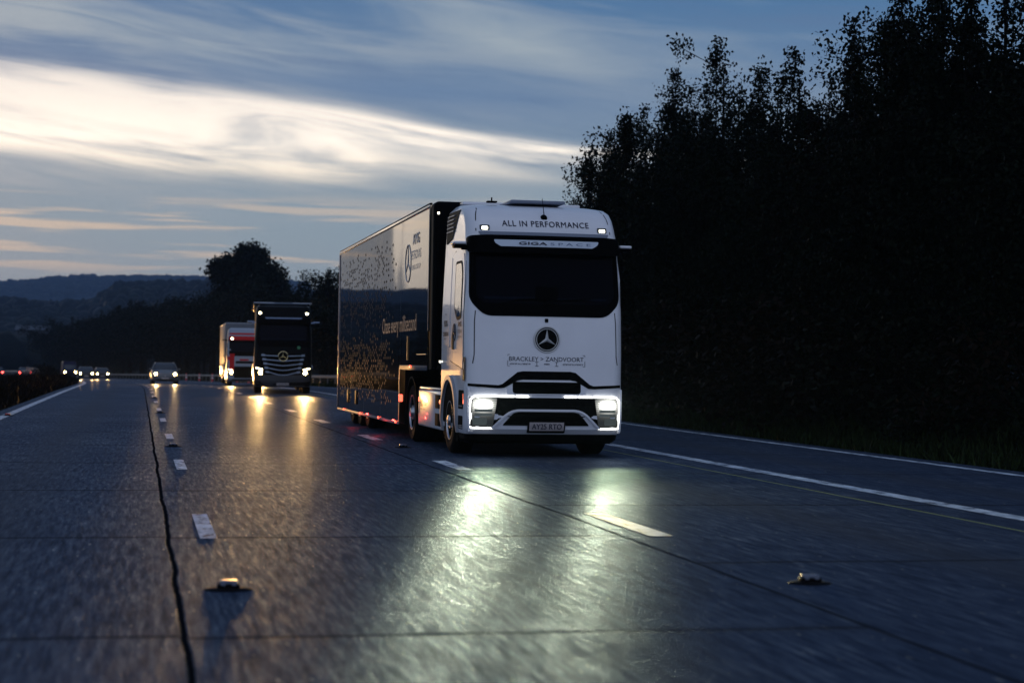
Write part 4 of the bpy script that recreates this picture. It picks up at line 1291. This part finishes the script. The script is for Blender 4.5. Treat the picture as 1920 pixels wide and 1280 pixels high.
stext('Chase every millisecond', 6.55, 1.93, .42, 4.3, PALEINK, .001, parent=trl, fn=tf)
stext('AMG', 4.55, 3.42, .25, .75, LOGOINK, .001, parent=trl, bold=.012, fn=tf); stext('PETRONAS', 4.55, 3.16, .22, 1.1, LOGOINK, .001, parent=trl, fn=tf); stext('FORMULA ONE TEAM', 4.55, 2.98, .12, 1.05, LOGOINK, .001, parent=trl, fn=tf)
mb = MB()
yc, zc, rr = 5.45, 3.12, .33
mb.tube([(-(THW + .006), yc + rr * math.cos(t), zc + rr * math.sin(t)) for t in [math.tau * k / 32 for k in range(33)]], .009, 4)
for k in range(3):
    a = math.pi / 2 + k * math.tau / 3
    mb.tube([(-(THW + .006), yc, zc), (-(THW + .006), yc + rr * .97 * math.cos(a), zc + rr * .97 * math.sin(a))], [.012, .004], 4)
mb.build('trailer_star', LOGOINK, trl)
mb = MB(); mb.box((0, 12.2, .72), (1.1, 6.5, .30), .02); mb.box((0, 15.9, .62), (2.2, .12, .16), .02); mb.build('trailer_chassis', DARKUNDER, trl)
for yy in (11.6, 12.95, 14.3):
    for s_ in (-1, 1): wheel(truck, s_ * 1.19, yy, .50, .38, s_, 'trailer_wheel')
for s_ in (-1, 1):
    mb = MB(); mb.box((s_ * 1.0, T1 + .02, .8), (.35, .04, .12), .01); mb.build('tail_light', LAMPR, trl)

# ------------------------------------------------------------------ FOLLOWING TRUCKS (older cab shape)
def follow_truck(X, Y, z, label, kind):
    t = empty('articulated_truck', (X, Y, z), label, 'truck')
    t.rotation_euler.z = R(-3.4 if kind == 'dark' else -1.0)
    dark = kind == 'dark'
    bodym = mat('dark_cab_paint', (.001, .002, .004), .3, spec=.05) if dark else mat('pale_cab_paint', (.24, .27, .34), .35, coat=.2)
    cb = Cab([(.28, 1.14, .06, .2, 2.2), (.40, 1.22, .0, .24, 2.2), (1.05, 1.24, .03, .24, 2.2), (1.9, 1.22, .10, .22, 2.2), (2.25, 1.21, .14, .22, 2.2),
              (3.0, 1.18, .30, .22, 2.2), (3.12, 1.18, .32, .22, 2.2), (3.50, 1.16, .42, .22, 2.2), (3.72, 1.14, .55, .26, 2.2), (3.80, 1.05, .75, .3, 2.2), (3.84, .98, 1.1, .3, 2.2)], .09)
    if not dark:
        cb = Cab([(z_ if z_ < 2.3 else 2.3 + (z_ - 2.3) * .86, a, b_, c, d) for z_, a, b_, c, d in cb.L], .09)
    mb = MB(); mb.add(*cb.shell()); mb.build('cab_body', bodym, t, angle=28)
    def F(name, m, pl__, off=.008, depth=.03, parent=t):
        mb = MB()
        for p in pl__: cb.front(mb, poly_bm(p), off, depth, .15)
        return mb.build(name, m, parent, angle=40)
    def B(name, m, paths, wd, off=.012, depth=.02, parent=t):
        mb = MB()
        for p in paths: cb.front(mb, tri(bmesh.new(), band(p, wd)), off, depth, .12)
        return mb.build(name, m, parent, angle=50)
    k = 1 if dark else .93
    F('windscreen_surround', BLACKM, [rpoly([(-1.05, 2.0 * k), (1.05, 2.0 * k), (1.12, 2.15 * k), (1.08, 3.02 * k), (-1.08, 3.02 * k), (-1.12, 2.15 * k)], .08)], .008)
    F('windscreen', mat('far_glass', (.001, .002, .008), .06, spec=.05), [rpoly([(-1.0, 2.27 * k), (1.0, 2.27 * k), (.98, 2.93 * k), (-.98, 2.93 * k)], .06)], .014)
    F('dashboard', mat('dash_blue', None), [rect(-.95, 2.30 * k, .95, 2.36 * k)], .018, .006)
    for s_ in (-1, 1):
        B('wiper', BLACKM, [[(-.1 + s_ * .3 - .35, 2.20 * k), (-.1 + s_ * .3 + .35, 2.30 * k)]], .03, .03)
    v_ = F('sun_visor', BLACKM, [rpoly([(-1.15, 2.98 * k), (1.15, 2.98 * k), (1.15, 3.26 * k), (-1.15, 3.26 * k)], .04)], .14, .13)
    if dark:
        F('visor_strip', mat('visor_blue', (.16, .22, .36), .4), [[(-.80, 3.26), (.80, 3.26), (.74, 3.20), (-.74, 3.20)]], .15, .01, v_)
        for s_ in (-1, 1):
            F('roof_lamp', mat('lamp_roof_far', (.9, .9, .8), .3, emis=(1, .88, .55), es=16), [rpoly(rect(s_ * 1.0 - .055, 3.40, s_ * 1.0 + .055, 3.49), .04)], .012, .02)
        mb = MB(); mb.box((0, 1.5, 3.87), (2.1, 1.2, .04), .015); mb.box((0, .95, 3.90), (.8, .1, .05), .02); mb.build('roof_deflector', mat('deflector', (.08, .11, .17), .3), t)
        gp = F('grille', DARKUNDER, [[(-.98, 1.72), (.98, 1.72), (.90, .92), (.70, .78), (-.70, .78), (-.90, .92)]], .010, .03)
        for i, z_ in enumerate((1.64, 1.46, 1.28, 1.10, .92)):
            w0 = .92 - i * .045
            dip = .03 + i * .02
            B('grille_slat', CHROMED, [[(-w0, z_ + .02), (-w0 + .16, z_ - .01), (-.2, z_ - dip), (0, z_ - dip - .015), (.2, z_ - dip), (w0 - .16, z_ - .01), (w0, z_ + .02)]], .040, .040, .03, gp)
            B('slat_end', CHROMED, [[(s2 * w0, z_ + .01), (s2 * (w0 - .15), z_ - .005)] for s2 in (-1, 1)], .085, .038, .03, gp)
        y_ = cb.fy(0, 1.60)
        mb = MB(); mb.tube([(0, y_, 1.60), (0, y_ - .05, 1.60)], [.20, .20], 32); e_ = mb.build('emblem', BLACKM, t)
        mb = MB(); ring(mb, .20, .022, y_ - .05, 32, 0, 1.60); star(mb, .19, .04, y_ - .055, .04, 0, 1.60); mb.build('star', mat('emblem_gold', (.75, .62, .35), .25, metal=1), e_)
        F('round_badge', mat('badge_green', (.03, .18, .08), .4), [[(.66 + .07 * math.cos(a), 1.98 + .07 * math.sin(a)) for a in [math.tau * i / 16 for i in range(16)]]], .012, .01)
        F('number_plate', PLATE, [rect(-.26, .34, .26, .46)], .02, .02)
        b = text_bm('GS24 RLJ', .10, 'CENTER', 1, 0, .46)
        for v in b.verts: v.co.y += .365
        mb = MB(); cb.front(mb, b, .023, 0); mb.build('lettering', INK, t, recalc=False, smooth=False)
    else:
        rb = F('red_band', REDP, [[(-1.12, 2.86), (1.12, 2.86), (1.1, 3.10), (-1.1, 3.10)]], .15, .14)
        F('roof_lamp', mat('lamp_roof_far', None), [rpoly(rect(-1.0, 2.90, -.86, 2.99), .03)], .162, .02)
        [F('red_panel', REDP, [p_], .012) for p_ in ([(-1.2, .95), (-.80, .95), (-.76, 2.0), (-1.2, 2.0)], [(1.2, .95), (.80, .95), (.76, 2.0), (1.2, 2.0)], rect(-1.15, 3.20, 1.15, 3.30))]
        g_ = F('grille', mat('grille_pale', (.30, .32, .36), .5), [rpoly(rect(-.78, 1.30, .78, 1.82), .05)], .012)
        F('grille_mesh', DARKUNDER, [rpoly(rect(-.70, 1.40, .70, 1.55), .03)], .018, .01, g_)
        F('grille_mesh', REDP, [rect(-.45, 1.58, .1, 1.68)], .018, .01, g_)
        F('lower_grille', DARKUNDER, [rpoly(rect(-.8, .5, .8, 1.22), .05)], .012)
    F('bumper', mat('bumper_dark', (.02, .022, .03), .4), [rpoly(rect(-1.16, .30, 1.16, .80 if dark else .45), .06)], .02, .04)
    for s_ in (-1, 1):
        hz_ = .92 if dark else .86
        hl = F('headlight', LENS, [rpoly([(s_ * .80, hz_ - .20), (s_ * 1.02, hz_ - .14), (s_ * 1.17, hz_ + .20), (s_ * .86, hz_ + .14)][::s_], .03)], .03, .03)
        F('beam_unit', LAMPY, [[(s_ * .95 + .075 * math.cos(a), hz_ - .03 + .075 * math.sin(a)) for a in [math.tau * i / 16 for i in range(16)]]], .04, .02, hl)
        B('light_outline', mat('outline_warm', (.9, .8, .6), .3, emis=(1, .85, .5), es=9), [[(s_ * .86, hz_ + .11), (s_ * 1.15, hz_ + .17)]], .05, .04, .02, hl)
        spot('headlight_beam', t, (s_ * .95, -.12, hz_), (s_ * .95 - 2.6, -30, .75), 11000 if dark else 10000, (1.0, .48, .13), R(22), 1.0, .08, 1.0)
        if not dark: pass
        mb = MB(); mb.box((s_ * 1.27, .42, 3.04 * k), (.18, .12, .06), .02); mb.box((s_ * 1.40, .40, 3.07 * k), (.28, .16, .06), .02); mb.build('mirror_arm', mat('mirror_blue', (.25, .33, .5), .35) if dark else BLACKM, t)
        mb = MB(); cb.side(mb, poly_bm(rpoly([(.50, 2.0 * k), (.85, 1.96 * k), (1.2, 2.15 * k), (1.2, 2.88 * k), (.6, 2.88 * k)], .06)), s_, .01, .02); mb.build('door_window', mat('side_glass', None), t)
        mb = MB(); mb.box((s_ * 1.19, 3.3, .66), (.10, 2.2, .60), .03); mb.build('side_tank', mat('tank_metal', (.5, .48, .44), .28, metal=.9), t)
        mb = MB(); mb.box((s_ * 1.245, .35, 1.15), (.05, .3, .16), .02); mb.build('corner_mirror', CHROMED, t)
        for yy in (1.45, 5.2): wheel(t, s_ * 1.2, yy, .5, .34, s_, 'wheel', n=24)
        for yy in (11.6, 12.9, 14.2): wheel(t, s_ * 1.2, yy, .5, .34, s_, 'trailer_wheel', n=24)
    mb = MB(); mb.box((0, 3.2, .75), (.9, 5.6, .3), .02); mb.box((0, 12, .85), (1.0, 8, .3), .02); mb.box((0, 1.3, .55), (2, 1.6, .3), .05); mb.build('chassis', DARKUNDER, t)
    mb = MB(); mb.box((0, 9.5, 2.62), (2.34 if dark else 2.52, 13.4, 2.72), .06, seg=2)
    tr = mb.build('trailer', mat('trailer_dark', (.001, .0015, .003), .5, spec=.02) if dark else mat('trailer_pale', (.13, .14, .16), .5, spec=.15, var=.06), t)
    mb = MB()
    for s_ in (-1, 1): mb.box((s_ * 1.25, 9.5, 3.96), (.05, 13.4, .05), .01)
    mb.box((0, 2.82, 3.96), (2.5, .05, .05), .01)
    mb.build('top_rail', mat('rail_soft', (.35, .38, .45), .35, metal=.5), tr)
    mb = MB()
    for s_ in (-1, 1): mb.box((s_ * 1.24, 10.5, .92), (.05, 9.5, .62), .02)
    mb.build('trailer_skirt', mat('skirt_reflect', (.45, .42, .38), .3, metal=.6) if not dark else mat('skirt_dark', (.05, .05, .055), .3), tr)
    if not dark:
        mb = MB(); mb.box((-1.264, 6.5, 1.62), (.006, 3.4, .34)); mb.build('trailer_stripe', REDP, tr)
    return t
follow_truck(6.0, 76.5, zr(77), 'black truck with silver-blue grille bars and two glowing headlights following the white truck', 'dark')
follow_truck(6.55, 112.0, zr(112), 'red and white truck with a pale box trailer, half hidden behind the black truck', 'pale')

# ------------------------------------------------------------------ CARS
def car(name, X, Y, rz, label, m, far=False, tail=False, roofm=None, scale=1.0, W=1.80, Hh=1.44):
    """front faces -Y.  body lofted along Y from cross sections"""
    t = empty(name, (X, Y, zr(Y)), label, 'car', None, rz)
    L = 4.2
    hw = W / 2
    secs = [  # y, half width, sill z, shoulder z
        (0.00, .62, .34, .58), (.06, .78, .24, .70), (.30, .86, .20, .80), (.9, .90, .20, .93), (1.25, .90, .20, .97), (2.2, .90, .20, 1.0), (3.4, .89, .20, 1.0), (3.95, .84, .22, .98), (4.12, .78, .28, .92), (4.2, .66, .36, .80)]
    mb = MB(); vs_ = []; fs_ = []
    for y_, w_, z0, z1 in secs:
        pts = []
        for fx, fz in ((0, 0), (.86, 0), (.97, .10), (1.0, .42), (.985, .70), (.93, .93), (.80, 1.0), (.4, 1.03), (0, 1.045)):
            pts.append((w_ * fx, z0 + (z1 - z0) * fz))
        ring_ = [(x, y_, z) for x, z in pts] + [(-x, y_, z) for x, z in reversed(pts[1:-1])]
        vs_ += ring_
    m_ = 16
    for i in range(len(secs) - 1):
        for k in range(m_):
            a = i * m_ + k; b_ = i * m_ + (k + 1) % m_
            fs_.append((a, b_, b_ + m_, a + m_))
    fs_ += [tuple(range(m_)), tuple(range(len(vs_) - 1, len(vs_) - m_ - 1, -1))]
    mb.add(vs_, fs_)
    mb.build('body', m, t, angle=40)
    # greenhouse
    def gh(mb, ins, dz):
        lv = [(.95, hw * .90, 1.02, 3.98), (1.12, hw * .86, 1.28, 3.88), (1.30, hw * .78, 1.56, 3.68), (1.40, hw * .72, 1.78, 3.45), (Hh, hw * .60, 2.05, 3.20)]
        vv = []; ff = []
        for z_, w_, ya, yb in lv:
            w_ -= ins; ya += ins; yb -= ins
            vv += [(-w_, ya + .12, z_ - dz), (-w_ * .8, ya, z_ - dz), (w_ * .8, ya, z_ - dz), (w_, ya + .12, z_ - dz), (w_, yb - .1, z_ - dz), (w_ * .8, yb, z_ - dz), (-w_ * .8, yb, z_ - dz), (-w_, yb - .1, z_ - dz)]
        for i in range(len(lv) - 1):
            for k in range(8): ff.append((i * 8 + k, i * 8 + (k + 1) % 8, i * 8 + 8 + (k + 1) % 8, i * 8 + 8 + k))
        ff.append(tuple(range(8))); ff.append(tuple(range(len(vv) - 1, len(vv) - 9, -1)))
        mb.add(vv, ff)
    mb = MB(); gh(mb, 0, 0); mb.build('windows', mat('car_glass', (.03, .04, .055), .1, spec=.3), t, angle=40)
    mb = MB()
    mb.box((0, 2.62, Hh - .012), (hw * 1.28, 1.5, .05), .02)
    for s_ in (-1, 1):
        mb.tube([(s_ * hw * .91, 1.05, .97), (s_ * hw * .80, 1.50, 1.27), (s_ * hw * .70, 1.84, 1.405)], .032, 6)
        mb.tube([(s_ * hw * .70, 1.84, 1.40), (s_ * hw * .66, 2.6, 1.435), (s_ * hw * .70, 3.5, 1.39), (s_ * hw * .88, 3.95, 1.0)], .035, 6)
        mb.tube([(s_ * hw * .90, 2.55, .98), (s_ * hw * .73, 2.55, 1.39)], .03, 5)
    mb.build('roof', roofm or m, t)
    for s_ in (-1, 1):
        mb = MB(); mb.box((s_ * (hw + .06), 1.35, 1.0), (.17, .10, .12), .04); mb.build('mirror', m, t)
        for yy in (.82, 3.38): wheel(t, s_ * hw * .99, yy, .32, .22, s_, 'wheel', n=20)
        if not tail:
            mb = MB(); mb.box((s_ * .62, .17, .68), (.30, .22, .15), .05); hl = mb.build('headlight', LENS, t)
            mb = MB(); mb.tube([(s_ * .63, .065, .68), (s_ * .63, .03, .68)], [.085, .075], 16); mb.build('beam_unit', LAMPYD, hl)
            spot('headlight_beam', t, (s_ * .63, -.05, .68), (s_ * .63, -30, .6), 7500 if Y < 150 else 8000, (1.0, .52, .17), R(24), 1.0, .07)
        else:
            mb = MB(); mb.box((s_ * .70, .0, .74), (.24, .16, .15), .04); mb.build('tail_light', mat('lamp_red_far', (.6, .05, .03), .3, emis=(1, .05, .04), es=22), t)
    if not tail:
        mb = MB(); mb.box((0, .035, .50), (1.0, .06, .17), .03); mb.box((0, .05, .30), (1.2, .1, .10), .03); mb.build('grille', DARKUNDER, t)
        mb = MB(); mb.box((0, .0, .40), (.50, .02, .10)); mb.build('number_plate', PLATE, t)
        mb = MB(); mb.tube([(0, .0, .57), (0, -.01, .57)], [.06, .06], 12); mb.build('badge', CHROME, t)
    else:
        mb = MB(); mb.box((0, -.005, .58), (.5, .02, .11)); mb.build('number_plate', PLATE, t)
    return t
car('car', 1.70, 121, ang(121), 'silver-grey car with headlights on, alone in the middle lane left of the lorries', SILVER)
car('car', -5.75, 203, ang(203), 'dark car with headlights on at the left bend, nearer of the two far oncoming cars', mat('far_car_paint', (.02, .022, .03), .5, spec=.15), roofm=mat('far_car_roof', (.09, .10, .13), .4, spec=.2))
car('car', -4.45, 226, ang(226), 'dark car behind and right of the nearer car at the left bend, headlights on', mat('far_car_paint', None), roofm=mat('far_car_roof', None))
car('car', -15.9, 262, ang(262), 'car seen from behind with two red tail lights beyond the median, complete in view', mat('far_car_paint', None), tail=True, roofm=mat('far_car_roof', None))
car('car', -19.7, 262, ang(262), 'car cut by the left photo edge, one red tail light showing beyond the median', mat('far_car_paint', None), tail=True, roofm=mat('far_car_roof', None))
# van at the bend
v = empty('van', (-9.3, 252, zr(252)), 'dark blue van, half hidden by the median bushes at the left bend', 'van', None, ang(252))
vc = Cab([(.30, .92, .05, .15, 5.2), (.45, .96, .0, .2, 5.2), (1.0, .98, .10, .25, 5.2), (1.25, .97, .45, .25, 5.2), (1.9, .93, 1.05, .2, 5.2), (2.15, .90, 1.25, .2, 5.2), (2.35, .84, 1.5, .2, 5.1)], .08)
mb = MB(); mb.add(*vc.shell()); mb.build('body', BLUEP, v, angle=30)
mb = MB(); vc.front(mb, poly_bm(rect(-.82, 1.28, .82, 1.88)), .01, .02); mb.build('windscreen', mat('car_glass', None), v)
for s_ in (-1, 1):
    mb = MB(); vc.front(mb, poly_bm(rect(s_ * .72 - .12, .78, s_ * .72 + .12, .98)), .01, .02); hl = mb.build('headlight', LENS, v)
    mb = MB(); vc.front(mb, poly_bm(rpoly(rect(s_ * .72 - .08, .80, s_ * .72 + .08, .95), .03)), .03, .02); mb.build('beam_unit', LAMPYD, hl)
    for yy in (.9, 4.2): wheel(v, s_ * .95, yy, .34, .22, s_, 'wheel', n=20)
mb = MB(); vc.front(mb, poly_bm(rect(-.45, .55, .45, .75)), .01, .02); mb.build('grille', DARKUNDER, v)

# ------------------------------------------------------------------ ROAD STUDS
CAST = mat('cast_iron', (.004, .004, .005), .6, spec=.05)
REFL = mat('stud_reflector', (.10, .12, .17), .3)
REFLR = mat('stud_reflector_red', (.60, .08, .06), .3)
def stud(X, Y, label, red=False, first=[None, None]):
    t = empty('road_stud', (X + cx(Y), Y, zr(Y) + .002), label, 'road stud', 'reflecting studs set in the road', random.uniform(-.06, .06))
    mb = MB()
    b = bmesh.new(); bmesh.ops.create_uvsphere(b, u_segments=24, v_segments=8, radius=1)
    bmesh.ops.scale(b, vec=(.145, .10, .018), verts=b.verts); mb.bm(b)
    mb.box((0, 0, .022), (.13, .10, .036), .012, seg=3)
    mb.build('housing', CAST, t)
    mb = MB(); mb.box((0, .0, .046), (.105, .085, .022), .008, seg=3)
    mb.box((-.032, -.045, .036), (.028, .012, .016), .004); mb.box((.032, -.045, .036), (.028, .012, .016), .004)
    mb.build('reflector', REFLR if red else REFL, t)
    return t
stud(.54, 10.72, 'road stud on the left dashed line, the nearest and largest one, left of centre')
stud(4.20, 10.72, 'nearest road stud on the right-hand dashed line, low on the right of the photo')
stud(.54, 28.5, 'second road stud up the left dashed line, small, between two white dashes')
stud(4.20, 28.6, 'road stud on the right-hand dashed line close beside the white truck')
stud(-3.0, 43.2, 'reddish stud on the white line at the left edge of the road', True)
for Y in (46.5, 64.5): stud(.54, Y, 'tiny far road stud on the left dashed line')

# ------------------------------------------------------------------ CRASH BARRIERS
BAR = mat('galvanised', (.17, .18, .20), .5, metal=.3, var=.15, vs=2)
def barrier(name, xr, ya, yb, label, step=8):
    t = empty(name, (xr + cx(ya), ya, gz(xr, ya)), label, 'crash barrier')
    ox, oy, oz = t.location
    rows = []
    y_ = ya
    while y_ <= yb: rows.append(y_); y_ += step
    prof = [(0, .56), (-.03, .58), (-.06, .61), (-.03, .64), (-.02, .66), (-.03, .68), (-.06, .71), (-.03, .74), (0, .76), (.01, .76), (.01, .56)]
    vs_ = []; fs_ = []
    for y_ in rows:
        for px_, pz in prof: vs_.append((xr + px_ + cx(y_) - ox, y_ - oy, gz(xr, y_) + pz - oz))
    n = len(prof)
    for i in range(len(rows) - 1):
        for k in range(n): fs_.append((i * n + k, i * n + (k + 1) % n, (i + 1) * n + (k + 1) % n, (i + 1) * n + k))
    MB().add(vs_, fs_).build('rail', BAR, t)
    pm = None; cnt = 0
    for y_ in np.arange(ya, yb, max(4.0, (yb - ya) / 90)):
        y_ = float(y_)
        if pm is None:
            mb = MB(); mb.box((.06, 0, .36), (.08, .06, .84), .01); po = mb.build('post', BAR, t); pm = po
            po.location = (0, 0, 0)
        else:
            c = pm.copy(); COL.objects.link(c); c.parent = t
            c.location = (xr + cx(y_) - ox, y_ - oy, gz(xr, y_) - oz)
    return t
barrier('crash_barrier', 13.1, 78, 430, 'grey metal crash barrier along the outside of the bend behind the lorries')
barrier('crash_barrier', -6.7, 120, 400, 'grey metal crash barrier in the median beyond the dry grass at left', 10)
# marker posts, red and white, before the barrier on the bend
WH = mat('post_white', (.75, .72, .72), .45); RD = mat('post_red', (.60, .06, .08), .45)
def marker_post(X, Y, label):
    t = empty('marker_post', (X, Y, gz(X - cx(Y), Y)), label, 'marker post', 'red and white marker posts on the bend')
    mb = MB(); mb.box((0, 0, .03), (.40, .40, .06), .02); mb.build('base', BLACKM, t)
    mb = MB(); mb.cyl((0, 0, .06), (0, 0, .95), .13, .075, 12); mb.build('cone', RD, t)
    mb = MB(); mb.cyl((0, 0, .36), (0, 0, .56), .118, .106, 12); mb.build('white_band', WH, t)
    mb = MB(); mb.cyl((0, 0, .68), (0, 0, .80), .102, .094, 12); mb.build('white_band', WH, t)
    return t
p0 = marker_post(12.35 + cx(108), 108, 'red and white marker post standing alone between the black truck and the black trailer')
names = [(150, 'red and white marker post at the barrier just left of the half-hidden truck'), (158, 'second red and white marker post left of the half-hidden truck'),
         (168, None), (178, None), (189, None), (201, None), (214, None), (228, None), (243, None), (259, None)]
for Y, lb in names:
    c = copy_tree(p0); c.location = (12.35 + cx(Y), Y, gz(12.35, Y)); c['label'] = lb or 'small far red and white marker post in the row along the bend'
# distant pale sheds in the valley on the left
for X, Y, wd, lb in ((-38, 700, 16, 'long low pale shed among dark trees in the valley, left one'), (-20, 705, 12, 'shorter pale shed right of the long shed in the dark valley')):
    zb = 4.9
    e = empty('farm_shed', (X, Y, zb), lb, 'shed')
    mb = MB(); mb.box((0, 0, 3.5), (wd, 8, 7)); mb.build('wall', mat('shed_wall', (.02, .027, .04), .7), e)
    mb = MB(); mb.add([(-wd / 2 - .3, -4.4, 7.02), (wd / 2 + .3, -4.4, 7.02), (wd / 2 + .3, 0, 8.8), (-wd / 2 - .3, 0, 8.8), (wd / 2 + .3, 4.4, 7.02), (-wd / 2 - .3, 4.4, 7.02)], [(0, 1, 2, 3), (3, 2, 4, 5), (0, 3, 5), (1, 4, 2)])
    mb.build('roof', mat('shed_roof', (.04, .052, .075), .6), e)

# ------------------------------------------------------------------ haze
if HAZE > 0:
    mb = MB(); mb.box((-500, 3300, 80), (9000, 7400, 290)); hz = mb.build('haze', bpy.data.materials.new('haze'), smooth=False)
    hm = hz.data.materials[0]; hm.use_nodes = True; nt = hm.node_tree; nt.nodes.clear()
    pv = nt.nodes.new('ShaderNodeVolumePrincipled'); mo = nt.nodes.new('ShaderNodeOutputMaterial')
    pv.inputs['Color'].default_value = (.38, .60, 1.0, 1); pv.inputs['Density'].default_value = HAZE; pv.inputs['Anisotropy'].default_value = .2
    nt.links.new(pv.outputs[0], mo.inputs['Volume'])
    tag(hz, 'thin blue evening haze over the whole scene', 'haze', kind='stuff')
